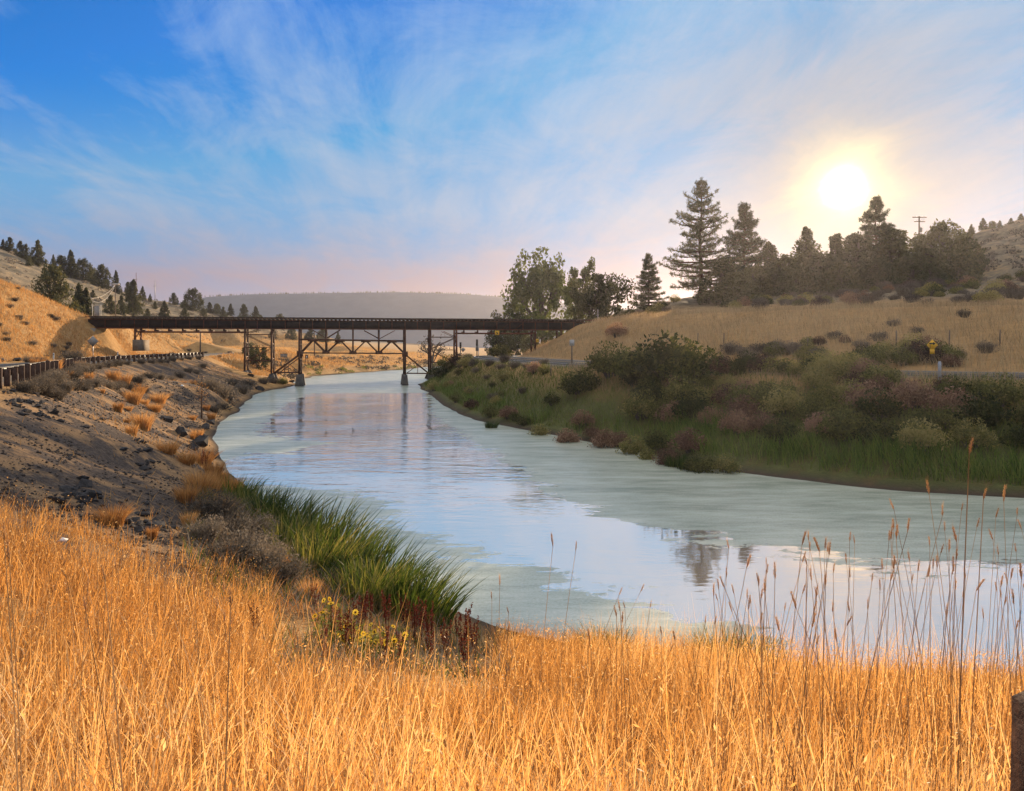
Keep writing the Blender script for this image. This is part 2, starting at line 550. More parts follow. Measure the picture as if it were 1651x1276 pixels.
CREST_L = [(-100, 20, 12), (-82, 60, 15.5), P(-60, 432, 95), P(0, 447, 100), P(60, 472, 108), P(110, 498, 113), P(158, 517, 116.5)]
CREST_R = [(11.2, 128, 10.05), P(1000, 513, 116), P(1100, 506, 103), P(1250, 499, 90), P(1450, 494, 80), P(1651, 491, 75), (90, 61, 10.2), (160, 40, 10.2)]

TP = []


def bl(line, step=3.0):
    TP.extend(resample(line, step))


bl(SHORE_L, 1.5); bl(SHORE_R, 1.5); bl(BED, 3.0)
bl(RAIL, 2.0); bl(offset(RAIL, 0.8), 2.0)
bl([(p[0], p[1], p[2]) for p in offset(RAIL, -10.2)], 2.5)
bl([(p[0], p[1], p[2] + 0.2) for p in offset(RAIL, -11.4)], 2.5)
bl(offset(ROAD_R, 4.6), 2.5); bl(offset(ROAD_R, -4.6), 2.5)
# mud shelf at the foot of the right bank
sh = [p for p in SHORE_R if 20 < p[1] < 110]
bl([(p[0], p[1], 0.25) for p in offset(sh, -1.2)], 2.0)
bl([(p[0], p[1], 0.9) for p in offset(sh, -3.0)], 2.0)
# left hill with the railway bench
bl(CREST_L, 3.0)
bl([(p[0] - 7, p[1] + 4, p[2] - 0.2) for p in CREST_L], 4.0)
bl([(p[0] - 16, p[1] + 14, p[2] - 2.5) for p in CREST_L], 5.0)
bl([(-60.5, 114.5, 9.6), (-61.5, 118.5, 9.6), (-72, 123, 9.8), (-90, 128, 10)], 2.0)
bl([P(180, 517, 124), P(250, 534, 140), P(320, 550, 155), P(380, 564, 180)], 3.0)
bl([(-75, 140, 7), (-78, 165, 6), (-82, 195, 6)], 4)
# juniper hill far left
JH = [P(-150, 345, 250), P(0, 400, 262), P(100, 436, 276), P(200, 475, 300), P(300, 496, 330), P(400, 518, 360), P(450, 545, 390), P(520, 556, 420)]
bl(JH, 8)
bl([(p[0] - 10, p[1] + 60, p[2] - 4) for p in JH], 15)
bl([P(0, 436, 205), P(100, 465, 222), P(200, 498, 240), P(300, 517, 262), P(400, 537, 290)], 8)
bl([(-105, 152, 10.5), (-104, 176, 9), P(300, 546, 225), P(400, 557, 245)], 8)
# orange field beyond the bridge
bl([P(455, 549, 300), P(560, 558, 330), P(650, 567.5, 400), P(780, 570, 520)], 10)
bl([P(430, 568, 215), P(520, 572, 215), P(600, 575, 250), P(700, 574, 330)], 8)
bl([P(430, 580, 165), P(480, 583, 165), P(540, 584, 190)], 5)
bl([(-40, 128, 1.2), (-45, 150, 1.6), (-46, 170, 1.5)], 5)
bl([(-40, 100, 2.6), (-42, 118, 2.4), (-45, 128, 2.6)], 4)
# right embankment, its bench and the wooded hill
bl(CREST_R, 2.5)
bl([(p[0] + 3.5, p[1] + 4.0, p[2] - 0.05) for p in CREST_R], 3)
bl([(14.5, 127.0, 10), (17, 134, 9.8), (20, 150, 9.5)], 3)
bl([P(1000, 500, 150), P(1060, 488, 140), P(1130, 480, 131), P(1300, 474, 125), P(1500, 468, 120), P(1651, 458, 118), (120, 100, 17)], 4)
bl([P(960, 520, 175), P(1000, 510, 205), P(1100, 497, 205), P(1200, 482, 195), P(1300, 466, 190), P(1400, 445, 182), P(1500, 415, 178), P(1580, 374, 172), P(1651, 352, 170), P(1750, 320, 170), (260, 160, 50)], 6)
bl([(40, 260, 10), (120, 260, 24), (200, 260, 40)], 15)
bl([(-2, 160, 3.8), (4, 160, 5.5), (8, 145, 7)], 4)
# near bank
for p in [(0, 0, 4.4), (0, 1.4, 4.4), (-4, 1.4, 4.4), (4, 1.4, 4.4), (9, 1, 4.4), (20, -2, 4.4), (60, -14, 4.4), (0, -20, 4.4), (20, -20, 4.4), (60, -40, 4.4),
          (-3, 6, 3.1), (-6, 9, 3.2), (-9, 12.5, 3.4), (-7.6, 12, 2.85), (-5, 12, 1.95), (-2.5, 11, 1.5), (-13.6, 20.5, 3.75), (-10, 20, 2.5), (-8, 22, 1.4), (-6, 18, 1.1),
          (-4.0, 15.5, 1.0), (-17, 29, 3.7), (-13, 30, 1.8), (2, 6, 2.9), (2, 10, 1.6), (6, 6, 2.85), (6, 10, 1.4), (10, 6, 2.8), (12, 10, 1.3),
          (-24, 47, 3.3), (-20, 47, 1.5), (-30, 66, 3.2), (-27.5, 72, 2.0), (-36, 88, 3.2)]:
    TP.append(p)
for p in [(-600, -100, 25), (-600, 200, 45), (-600, 700, 40), (-200, 700, 12), (0, 700, 2.5), (300, 700, 5), (600, 700, 30), (600, 200, 60), (600, -100, 20), (0, -100, 5), (-200, -60, 15), (250, -80, 8), (-200, 100, 22), (-220, 180, 32),
          (-7000, -600, 10), (-7000, 7000, 5), (7000, 7000, 5), (7000, -600, 10), (0, -600, 5), (0, 7000, 3), (-2500, 1500, 12), (2500, 1500, 20), (0, 1600, 2.5)]:
    TP.append(p)
TP = np.array(TP)
key = np.round(TP[:, :2] / 0.4).astype(int)
_, first = np.unique(key, axis=0, return_index=True)
TP = TP[np.sort(first)]
cdt = delaunay_2d_cdt([Vector((p[0], p[1])) for p in TP], [], [], 0, 1e-5)
tv = np.array([tuple(v) for v in cdt[0]])
tz = np.array([TP[o[0], 2] if o else 0 for o in cdt[3]])
tris = np.array([f for f in cdt[2] if len(f) == 3])


def raster(x0, x1, y0, y1, h):
    nx = int((x1 - x0) / h) + 1; ny = int((y1 - y0) / h) + 1
    Z = np.full((nx, ny), 4.0)
    for t in tris:
        a, b, c = tv[t]
        lo = np.minimum(np.minimum(a, b), c); hi = np.maximum(np.maximum(a, b), c)
        i0 = max(0, int(math.floor((lo[0] - x0) / h))); i1 = min(nx - 1, int(math.ceil((hi[0] - x0) / h)))
        j0 = max(0, int(math.floor((lo[1] - y0) / h))); j1 = min(ny - 1, int(math.ceil((hi[1] - y0) / h)))
        if i1 < i0 or j1 < j0: continue
        gx = (x0 + np.arange(i0, i1 + 1) * h)[:, None]; gy = (y0 + np.arange(j0, j1 + 1) * h)[None, :]
        d = (b[1] - c[1]) * (a[0] - c[0]) + (c[0] - b[0]) * (a[1] - c[1])
        if abs(d) < 1e-9: continue
        w0 = ((b[1] - c[1]) * (gx - c[0]) + (c[0] - b[0]) * (gy - c[1])) / d
        w1 = ((c[1] - a[1]) * (gx - c[0]) + (a[0] - c[0]) * (gy - c[1])) / d
        w2 = 1 - w0 - w1
        ok = (w0 >= -1e-6) & (w1 >= -1e-6) & (w2 >= -1e-6)
        sub = Z[i0:i1 + 1, j0:j1 + 1]
        sub[ok] = (w0 * tz[t[0]] + w1 * tz[t[1]] + w2 * tz[t[2]])[ok]
    return Z


def blur(Z, r):
    for ax in (0, 1):
        p = np.concatenate([np.repeat(np.take(Z, [0], ax), r, ax), Z, np.repeat(np.take(Z, [-1], ax), r, ax)], ax)
        c = np.cumsum(p, ax)
        z0 = np.zeros_like(np.take(c, [0], ax))
        c = np.concatenate([z0, c], ax)
        n = Z.shape[ax]
        Z = (np.take(c, range(2 * r + 1, 2 * r + 1 + n), ax) - np.take(c, range(n), ax)) / (2 * r + 1)
    return Z


IN = (-340.0, 250.0, -40.0, 430.0, 0.6)
OUT = (-6000.0, 6000.0, -500.0, 6500.0, 25.0)
ZI = raster(*IN)
ZI = blur(blur(ZI, 1), 1)
ZO = raster(*OUT)


BANK_POLY = [W(745, 1008), W(640, 950), W(520, 880), W(430, 830), W(360, 765), W(345, 735), W(333, 705), W(345, 685), W(380, 655), W(408, 638), (-36, 112, 0), (-48, 118, 0)] + \
         [p for p in reversed(offset(RAIL, 0.5)) if 14 < p[1] < 118] + [(-9.5, 12.6, 3), (-7.2, 11.6, 2), (-5.0, 11.9, 1.5), (-3.6, 13.2, 1)]


def add_relief():
    nx, ny = ZI.shape
    gx = (IN[0] + np.arange(nx) * IN[4])[:, None] + np.zeros((1, ny))
    gy = (IN[2] + np.arange(ny) * IN[4])[None, :] + np.zeros((nx, 1))
    # away from roads, rail bench and bridge
    d = np.minimum(segdist(gx, gy, ROAD_L[::3]), segdist(gx, gy, ROAD_R[::3]))
    w = np.clip((d - 5.2) / 4.0, 0, 1)
    w = np.minimum(w, np.clip((segdist(gx, gy, CREST_R) - 0.5) / 4.0, 0.25, 1))
    near = np.clip(gy / 140.0, 0.0, 1.0)
    amp = 0.12 + 1.3 * near ** 2
    zz = ZI + w * (amp * 2.0 * fbm(gx / 9.0, gy / 9.0, 4) * np.clip(0.3 + np.abs(ZI) / 5, 0, 1) + 0.30 * fbm(gx / 1.9, gy / 1.9, 3) * np.clip(0.25 + ZI / 3, 0.25, 1))
    bk = inpoly(gx.ravel(), gy.ravel(), BANK_POLY).reshape(gx.shape)
    zz = zz + np.where(bk, 0.42 * fbm(gx / 1.15 + 9, gy / 1.9, 3) + 0.55 * fbm(gx / 3.1 + 5, gy / 5.0 + 2, 2), 0) * np.clip((ZI - 0.3) / 1.5, 0, 1) * w
    return zz


ZI = add_relief()


def gz(x, y):
    x = np.asarray(x, float); y = np.asarray(y, float)

    def samp(Z, R):
        fx = np.clip((x - R[0]) / R[4], 0, Z.shape[0] - 1.001); fy = np.clip((y - R[2]) / R[4], 0, Z.shape[1] - 1.001)
        i = fx.astype(int); j = fy.astype(int)
        u = fx - i; v = fy - j
        return (Z[i, j] * (1 - u) + Z[i + 1, j] * u) * (1 - v) + (Z[i, j + 1] * (1 - u) + Z[i + 1, j + 1] * u) * v
    inside = (x > IN[0]) & (x < IN[1] - 1) & (y > IN[2]) & (y < IN[3] - 1)
    return np.where(inside, samp(ZI, IN), samp(ZO, OUT))


def g1(x, y):
    return float(gz(np.array([x]), np.array([y]))[0])


def coords(segs):
    out = []
    for a, b, h0, h1 in segs:
        t = a
        while t < b - 1e-6:
            out.append(t)
            t += h0 + (h1 - h0) * (t - a) / (b - a)
    out.append(segs[-1][1])
    return np.array(out)


gxs = coords([(-6000, -340, 500, 20), (-340, -110, 6, 1.6), (-110, -26, 1.3, 0.45), (-26, 30, 0.4, 0.4), (30, 120, 0.5, 2.0), (120, 250, 2.5, 6), (250, 6000, 20, 500)])
gys = coords([(-500, -30, 60, 6), (-30, 0.5, 4, 0.5), (0.5, 20, 0.28, 0.35), (20, 62, 0.38, 0.6), (62, 140, 0.6, 0.9), (140, 430, 1.2, 4.5), (430, 6500, 12, 500)])
GX, GY = np.meshgrid(gxs, gys, indexing='ij')
GZ = gz(GX.ravel(), GY.ravel()).reshape(GX.shape)
nx, ny = GX.shape
idx = np.arange(nx * ny).reshape(nx, ny)
Qg = np.stack([idx[:-1, :-1], idx[1:, :-1], idx[1:, 1:], idx[:-1, 1:]], -1).reshape(-1, 4)

# what covers the soil, by place
flat = (GX.ravel(), GY.ravel())
BANK_L = BANK_POLY
rockw = inpoly(*flat, BANK_L).astype(float)
dd = segdist(*flat, BANK_L, True)
rockw = np.clip(np.where(rockw > 0, 0.5 + dd / 1.6, 0.5 - dd / 1.6), 0, 1)
GREEN = [p for p in SHORE_R if -20 < p[1] < 160] + [p for p in offset(ROAD_R, -4.4) if p[1] < 150]
greenw = inpoly(*flat, [p for p in SHORE_R if p[1] < 200] + [p for p in ROAD_R if p[1] < 200]).astype(float)
dd = segdist(*flat, [p for p in ROAD_R if p[1] < 200])
greenw = np.where(greenw > 0, np.clip((dd - 5) / 4, 0, 1), 0)
sagew = np.clip((GY.ravel() - 150) / 60, 0, 1) * np.clip((GZ.ravel() - 9) / 5, 0, 1)
sagew = np.maximum(sagew, np.clip((GZ.ravel() - 11.2) / 2, 0, 1) * (GX.ravel() > 12))
shadow_field = np.zeros(GX.size)
roadside = np.minimum(segdist(*flat, ROAD_L[::3]), segdist(*flat, ROAD_R[::3]))
shoulder = np.clip(1 - (roadside - 4.0) / 0.8, 0, 1) * np.clip((130 - flat[1]) / 15, 0, 1)
me = mesh_np('ground', np.stack([GX, GY, GZ], -1).reshape(-1, 3), None, Qg, {'rock': rockw, 'green': greenw, 'sage': sagew, 'shoulder': shoulder}, smooth=True)


def ground_mat():
    m, nt, b = principled('ground', 0.95, 0.12)
    pos = nd(nt, 'NewGeometry').outputs['Position']
    sz = nd(nt, 'SeparateXYZ'); nt.links.new(pos, sz.inputs[0])
    n_big = noise(nt, 0.09, 5, 0.6, pos)
    n_mid = noise(nt, 0.8, 6, 0.65, pos)
    n_fine = noise(nt, 9.0, 5, 0.7, pos)
    dry = ramp(nt, mth(nt, 'ADD', mth(nt, 'MULTIPLY', n_mid, 0.55), mth(nt, 'MULTIPLY', n_fine, 0.45)), [(0.32, (0.22, 0.125, 0.052)), (0.52, (0.42, 0.25, 0.10)), (0.72, (0.55, 0.35, 0.155))])
    mp = nd(nt, 'Mapping'); mp.inputs['Scale'].default_value = (0.55, 1.0, 1.0); mp.inputs['Rotation'].default_value = (0, 0, 0.7)
    nt.links.new(pos, mp.inputs[0])
    streak = noise(nt, 0.75, 7, 0.7, mp.outputs[0])
    rock = ramp(nt, n_fine, [(0.3, (0.038, 0.031, 0.027)), (0.5, (0.078, 0.062, 0.052)), (0.72, (0.15, 0.12, 0.095))])
    rock = mixc(nt, ramp(nt, streak, [(0.48, 0.0), (0.58, 0.85)]), rock, mixc(nt, n_fine, (0.20, 0.12, 0.065), (0.46, 0.29, 0.14)))
    green = ramp(nt, mth(nt, 'ADD', mth(nt, 'MULTIPLY', n_mid, 0.6), mth(nt, 'MULTIPLY', n_fine, 0.4)), [(0.35, (0.045, 0.048, 0.020)), (0.55, (0.105, 0.115, 0.038)), (0.7, (0.20, 0.18, 0.075))])
    sage = ramp(nt, mth(nt, 'ADD', mth(nt, 'MULTIPLY', noise(nt, 0.16, 6, 0.7, pos), 0.6), mth(nt, 'MULTIPLY', n_mid, 0.4)), [(0.40, (0.10, 0.088, 0.062)), (0.5, (0.19, 0.155, 0.105)), (0.62, (0.33, 0.235, 0.13))])
    gravel = ramp(nt, n_fine, [(0.3, (0.13, 0.115, 0.10)), (0.7, (0.27, 0.24, 0.20))])
    col = mixc(nt, attr(nt, 'sage'), dry, sage)
    wob = mth(nt, 'MULTIPLY', mth(nt, 'SUBTRACT', n_mid, 0.5), 1.6)
    col = mixc(nt, mth(nt, 'ADD', attr(nt, 'green'), mth(nt, 'MULTIPLY', wob, attr(nt, 'green')), clamp=True), col, green)
    col = mixc(nt, mth(nt, 'MULTIPLY', mth(nt, 'ADD', attr(nt, 'rock'), mth(nt, 'MULTIPLY', wob, 0.35), clamp=True), attr(nt, 'rock')), col, rock)
    col = mixc(nt, attr(nt, 'shoulder'), col, gravel)
    wet = mth(nt, 'SUBTRACT', 1.0, mth(nt, 'MULTIPLY', mth(nt, 'SUBTRACT', sz.outputs[2], 0.03), 4.0), clamp=True)
    col = mixc(nt, wet, col, (0.06, 0.045, 0.032))
    nt.links.new(col, b.inputs['Base Color'])
    h = mth(nt, 'ADD', mth(nt, 'MULTIPLY', n_fine, 0.4), n_mid)
    bump(nt, b, h, 0.9, 0.18)
    return m


ground = tag(link('ground', me, ground_mat()), kind='structure')

# ------------------------------------------------------------------ river
wx = coords([(-60, -30, 1.5, 0.8), (-30, 40, 0.7, 0.8), (40, 260, 1, 12)])
wy = coords([(-40, 10, 8, 0.8), (10, 60, 0.5, 0.7), (60, 140, 0.8, 1.6), (140, 430, 2, 8)])
WX, WY = np.meshgrid(wx, wy, indexing='ij')
OPEN = [W(*p) for p in [(505, 634), (690, 634), (700, 672), (765, 715), (835, 757), (890, 800), (985, 836), (1090, 864), (1220, 882), (1420, 907), (1720, 918)]] + \
       [(15, 13, 0), (4.0, 13.0, 0)] + [W(*p) for p in [(1230, 1075), (1180, 1012), (1105, 990), (980, 952), (870, 918), (722, 882), (662, 852), (628, 826), (630, 806), (480, 786), (372, 780), (348, 757), (400, 725), (425, 690), (455, 655)]]
fx, fy = WX.ravel(), WY.ravel()
# distance measured with the long direction of sight squeezed
sq = lambda L: [(p[0], p[1] * 0.6) for p in L]
ins = inpoly(fx, fy, OPEN)
dd = segdist(fx, fy * 0.6, sq(OPEN), True)
open_sd = np.where(ins, dd, -dd)
TONG = [W(*p) for p in [(345, 712), (430, 700), (520, 715), (480, 728), (400, 735)]]
dd = segdist(fx, fy * 0.6, sq(TONG), True)
t_sd = np.where(inpoly(fx, fy, TONG), dd, -dd)
open_sd = np.minimum(open_sd, np.maximum(-t_sd, -6))
idx = np.arange(WX.size).reshape(WX.shape)
Qw = np.stack([idx[:-1, :-1], idx[1:, :-1], idx[1:, 1:], idx[:-1, 1:]], -1).reshape(-1, 4)
me = mesh_np('river', np.stack([WX, WY, np.zeros_like(WX)], -1).reshape(-1, 3), None, Qw, {'open': open_sd}, smooth=True)


def water_mat():
    m = bpy.data.materials.new('river_water')
    m.use_nodes = True
    nt = m.node_tree
    L = nt.links.new
    b = nt.nodes['Principled BSDF']
    pos = nd(nt, 'NewGeometry').outputs['Position']
    mp = nd(nt, 'Mapping'); mp.inputs['Scale'].default_value = (0.30, 0.62, 1.0); mp.inputs['Rotation'].default_value = (0, 0, 0.18)
    L(pos, mp.inputs[0])
    edge = noise(nt, 0.85, 12, 0.74, mp.outputs[0])
    thin = nd(nt, 'TexNoise', i_Scale=1.6, i_Detail=10.0, i_Roughness=0.72, i_Distortion=1.2)
    mp2 = nd(nt, 'Mapping'); mp2.inputs['Scale'].default_value = (0.25, 0.9, 1.0); mp2.inputs['Rotation'].default_value = (0, 0, -0.45)
    L(pos, mp2.inputs[0]); L(mp2.outputs[0], thin.inputs['Vector'])
    sd = attr(nt, 'open')
    far = nd(nt, 'SeparateXYZ'); L(pos, far.inputs[0])
    f = mth(nt, 'ADD', mth(nt, 'MULTIPLY', sd, 0.42), mth(nt, 'MULTIPLY', mth(nt, 'SUBTRACT', edge, 0.5), 2.6))
    f = mth(nt, 'ADD', f, mth(nt, 'MULTIPLY', mth(nt, 'SUBTRACT', thin.outputs[0], 0.5), 1.7))
    f = mth(nt, 'ADD', f, 0.5)
    opn = ramp(nt, f, [(0.46, 0.0), (0.54, 1.0)])
    # algae film
    n1 = noise(nt, 0.9, 9, 0.74, mp2.outputs[0])
    n2 = noise(nt, 14.0, 4, 0.7, pos)
    ac = ramp(nt, mth(nt, 'ADD', mth(nt, 'MULTIPLY', n1, 0.72), mth(nt, 'MULTIPLY', n2, 0.28)), [(0.36, (0.25, 0.285, 0.215)), (0.50, (0.45, 0.48, 0.375)), (0.62, (0.62, 0.63, 0.52))])
    # dark torn lines in the film
    mp3 = nd(nt, 'Mapping'); mp3.inputs['Scale'].default_value = (0.22, 0.75, 1.0); mp3.inputs['Rotation'].default_value = (0, 0, -0.35)
    L(pos, mp3.inputs[0])
    crk = nd(nt, 'TexNoise', i_Scale=1.1, i_Detail=5.0, i_Roughness=0.6, i_Distortion=0.8)
    L(mp3.outputs[0], crk.inputs['Vector'])
    cl = mth(nt, 'ABSOLUTE', mth(nt, 'SUBTRACT', crk.outputs[0], 0.52))
    cmask = mth(nt, 'MULTIPLY', ramp(nt, cl, [(0.0, 1.0), (0.006, 0.0)]), ramp(nt, n1, [(0.55, 0.0), (0.62, 0.6)]))
    ac = mixc(nt, cmask, ac, (0.035, 0.035, 0.025))
    b.inputs['Roughness'].default_value = 0.24
    b.inputs['Specular IOR Level'].default_value = 0.36
    L(ac, b.inputs['Base Color'])
    bump(nt, b, mth(nt, 'ADD', n2, n1), 0.12, 0.03)
    # open water
    w = nd(nt, 'BsdfPrincipled', i_Roughness=0.03, i_IOR=1.8, i_Metallic=0.88)
    w.inputs['Base Color'].default_value = (1.0, 0.90, 0.80, 1)
    w.inputs['Specular IOR Level'].default_value = 0.5
    mp4 = nd(nt, 'Mapping'); mp4.inputs['Scale'].default_value = (0.42, 1.25, 1.0); mp4.inputs['Rotation'].default_value = (0, 0, 0.12)
    L(pos, mp4.inputs[0])
    r1 = nd(nt, 'TexNoise', i_Scale=1.0, i_Detail=3.0, i_Roughness=0.5, i_Distortion=0.6); L(mp4.outputs[0], r1.inputs['Vector'])
    r2 = nd(nt, 'TexNoise', i_Scale=3.4, i_Detail=3.0, i_Roughness=0.5, i_Distortion=0.4); L(mp4.outputs[0], r2.inputs['Vector'])
    calm = ramp(nt, noise(nt, 0.13, 3, 0.5, pos), [(0.38, 0.3), (0.6, 1.0)])
    calm = mth(nt, 'MULTIPLY', calm, mth(nt, 'MAXIMUM', 0.13, mth(nt, 'MULTIPLY', mth(nt, 'SUBTRACT', far.outputs[1], 23.0), 0.06, clamp=True)))
    hh = mth(nt, 'MULTIPLY', mth(nt, 'ADD', r1.outputs[0], mth(nt, 'MULTIPLY', r2.outputs[0], 0.35)), calm)
    bn = nd(nt, 'Bump', i_Strength=1.0, i_Distance=RIPPLE)
    L(hh, bn.inputs['Height']); L(bn.outputs[0], w.inputs['Normal'])
    ms = nd(nt, 'MixShader')
    L(opn, ms.inputs[0]); L(b.outputs[0], ms.inputs[1]); L(w.outputs[0], ms.inputs[2])
    L(ms.outputs[0], nt.nodes['Material Output'].inputs[0])
    return m


RIPPLE = 0.075
river = tag(link('river', me, water_mat()), kind='structure')


# ------------------------------------------------------------------ roads
def asphalt():
    m, nt, b = principled('asphalt', 0.9, 0.15)
    pos = nd(nt, 'NewGeometry').outputs['Position']
    n = mth(nt, 'ADD', mth(nt, 'MULTIPLY', noise(nt, 0.4, 5, 0.6, pos), 0.5), mth(nt, 'MULTIPLY', noise(nt, 30, 3, 0.6, pos), 0.5))
    nt.links.new(ramp(nt, n, [(0.35, (0.055, 0.053, 0.05)), (0.65, (0.12, 0.115, 0.108))]), b.inputs['Base Color'])
    bump(nt, b, noise(nt, 60, 3, 0.6, pos), 0.3, 0.01)
    return m


M['asphalt'] = asphalt()
M['line_white'] = plain('white_road_paint', (0.55, 0.55, 0.53), (0.75, 0.75, 0.72), 2.0, 0.7, 0.3)
M['line_yellow'] = plain('yellow_road_paint', (0.55, 0.33, 0.03), (0.68, 0.42, 0.05), 2.0, 0.7, 0.3)


def ribbon(name, line, o0, o1, dz, mat, parent=None, thick=0.0):
    a = np.array(offset(line, o0)); c = np.array(offset(line, o1))
    a[:, 2] += dz; c[:, 2] += dz
    n = len(a)
    mb = MB()
    V = np.concatenate([a, c]); Q = [(i, i + 1, n + i + 1, n + i) for i in range(n - 1)]
    if thick:
        V = np.concatenate([V, V - np.array([0, 0, thick])])
        Q += [(i + 1, i, 2 * n + i, 2 * n + i + 1) for i in range(n - 1)] + [(n + i, n + i + 1, 3 * n + i + 1, 3 * n + i) for i in range(n - 1)]
    mb.put(V, None, Q)
    return link(name, mb.mesh(name), mat, parent)


for line in (resample(ROAD_L, 2.0), resample(ROAD_R, 2.0)):
    rd = tag(ribbon('road', line, -3.7, 3.7, 0.07, M['asphalt'], None, 0.4), kind='structure')
    ribbon('edge_line', line, -3.42, -3.26, 0.075, M['line_white'], rd)
    ribbon('edge_line', line, 3.26, 3.42, 0.075, M['line_white'], rd)
    ribbon('centre_line', line, -0.22, -0.10, 0.075, M['line_yellow'], rd)
    ribbon('centre_line', line, 0.10, 0.22, 0.075, M['line_yellow'], rd)

# ------------------------------------------------------------------ far table mountain, and the air
MD = 1400.0


def mountain():
    xs = np.linspace(-1440, 1040, 420); ys = np.linspace(1200, 1880, 46)
    A, B = np.meshgrid(xs, ys, indexing='ij')
    px = A / MD * F + CX
    top = np.interp(px, [-500, 250, 330, 400, 520, 640, 740, 830, 900, 1000, 1200, 1700], [505, 494, 477, 473, 471, 469.5, 472, 479, 486, 497, 505, 520])
    hgt = (HZ - top) / F * MD + 6
    prof = np.interp(B, [1200, 1260, MD, MD + 24, 1720, 1880], [0, 0.25, 0.97, 1.0, 1.0, 0.3])
    Z = hgt * prof + 3.0 * fbm(A / 64, B / 64, 4) * np.clip(prof * 1.6, 0, 1) * (0.25 + 0.75 * (B < MD - 8))
    Z = np.where(B <= 1204, -4, Z)
    ii = np.arange(A.size).reshape(A.shape)
    Q = np.stack([ii[:-1, :-1], ii[1:, :-1], ii[1:, 1:], ii[:-1, 1:]], -1).reshape(-1, 4)
    return mesh_np('mountain', np.stack([A, B, Z], -1).reshape(-1, 3), None, Q, None, True)


def mountain_mat():
    m, nt, b = principled('haze_tinted_scrub', 0.95, 0.1)
    pos = nd(nt, 'NewGeometry').outputs['Position']
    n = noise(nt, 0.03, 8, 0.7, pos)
    nt.links.new(ramp(nt, n, [(0.35, (0.070, 0.105, 0.140)), (0.65, (0.095, 0.135, 0.170))]), b.inputs['Base Color'])  # blue of distance haze painted into the scrub colour
    return m


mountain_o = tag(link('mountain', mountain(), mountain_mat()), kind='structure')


def haze():
    mb = MB().box(-2600, 2600, -600, 2900, -14, 128)
    o = link('haze', mb.mesh('haze'))
    m = bpy.data.materials.new('haze_air')
    m.use_nodes = True
    nt = m.node_tree
    for n in list(nt.nodes):
        if n.type == 'BSDF_PRINCIPLED': nt.nodes.remove(n)
    v = nd(nt, 'VolumePrincipled')
    v.inputs['Color'].default_value = (0.84, 0.80, 0.86, 1)
    v.inputs['Density'].default_value = HAZE
    v.inputs['Anisotropy'].default_value = HAZE_G
    nt.links.new(v.outputs[0], nt.nodes['Material Output'].inputs['Volume'])
    o.data.materials.append(m)
    tag(o, 'thin blue haze hanging over the valley', 'haze', kind='stuff')


HAZE = 0.00013
HAZE_G = 0.66
haze()

# ------------------------------------------------------------------ railway bridge
BL = np.array([X(160, 114.0), 114.0]); BR = np.array([X(936, 128.0), 128.0])
BD = (BR - BL) / np.linalg.norm(BR - BL)          # along the bridge
BN = np.array([-BD[1], BD[0]])                    # away from the camera
BLEN = float(np.linalg.norm(BR - BL))
DW = 3.0                                          # distance between the two girders


def bs(px):
    """distance along the bridge at which the photo's column px meets its near girder"""
    k = (px - CX) / F
    return float((k * BL[1] - BL[0]) / (BD[0] - k * BD[1]))


def bp(s, z, n=0.0):
    p = BL + BD * s + BN * n
    return (p[0], p[1], z)


def bz(px, py):
    """height of the photo's row py on the near girder plane"""
    return EYE + (HZ - py) / F * float((BL + BD * bs(px))[1])


bridge = thing('railway_bridge', 'rusty dark steel railway trestle bridge spanning the river', 'bridge', (BL[0], BL[1], 0))
B0 = Vector((BL[0], BL[1], 0))


def bpart(name, p, q, w, h, mat='steel', parent=None):
    mb = MB().beam(Vector(p) - B0, Vector(q) - B0, w, h)
    return link(name, mb.mesh(name), M[mat], parent or bridge)


ZT, ZG0, ZG1 = 10.38, 8.78, 10.14                 # tie tops, girder bottom and top
for n in (0.0, DW):
    nm = 'girder'
    g = MB()
    a, c = bp(-1.5, 0, n), bp(BLEN + 1.5, 0, n)
    A, C = Vector(a) - B0, Vector(c) - B0
    up = lambda v, z: Vector((v.x, v.y, z))
    g.beam(up(A, (ZG0 + ZG1) / 2), up(C, (ZG0 + ZG1) / 2), 0.03, ZG1 - ZG0 - 0.16)
    gi = link('girder', g.mesh('girder'), M['web'], bridge)
    for z in (ZG0 + 0.05, ZG1 - 0.05):
        fb = MB().beam(up(A, z), up(C, z), 0.42, 0.08)
        link('flange', fb.mesh('flange'), M['steel_red'], gi)
    pxs = [170, 194] + list(np.arange(217, 396, 22.3)) + [415, 437, 460, 483, 504, 525, 547, 569, 590, 611, 632, 653, 673, 694, 715, 736, 758, 780, 801, 822, 843, 863, 884, 905, 925]
    st = MB().box(-0.05, 0.05, -0.16, -0.018, ZG0 + 0.095, ZG1 - 0.095).mesh('stiffener')
    for px in pxs:
        s = bs(px)
        link('stiffener', st, M['steel_red'], gi, Vector(bp(s, 0, n)) - B0, math.atan2(BD[1], BD[0]))
tie = MB().box(-0.12, 0.12, -0.75, DW + 0.75, 0, 0.24).mesh('tie')
nt_ = int((BLEN + 2) / 0.62)
for i in range(nt_):
    link('tie', tie, M['tie'], bridge, Vector(bp(-0.9 + i * 0.62, ZG1, 0)) - B0 + Vector((0, 0, 0.003 + rng.random() * 0.02)), math.atan2(BD[1], BD[0]) + rng.normal(0, 0.006))
for n in (0.78, 2.22):
    bpart('rail', bp(-14, ZT + 0.11, n), bp(BLEN + 14, ZT + 0.11, n), 0.08, 0.15, 'steel_red')
bpart('guard_timber', bp(-1, ZT + 0.10, -0.55), bp(BLEN + 1, ZT + 0.10, -0.55), 0.18, 0.14, 'tie')
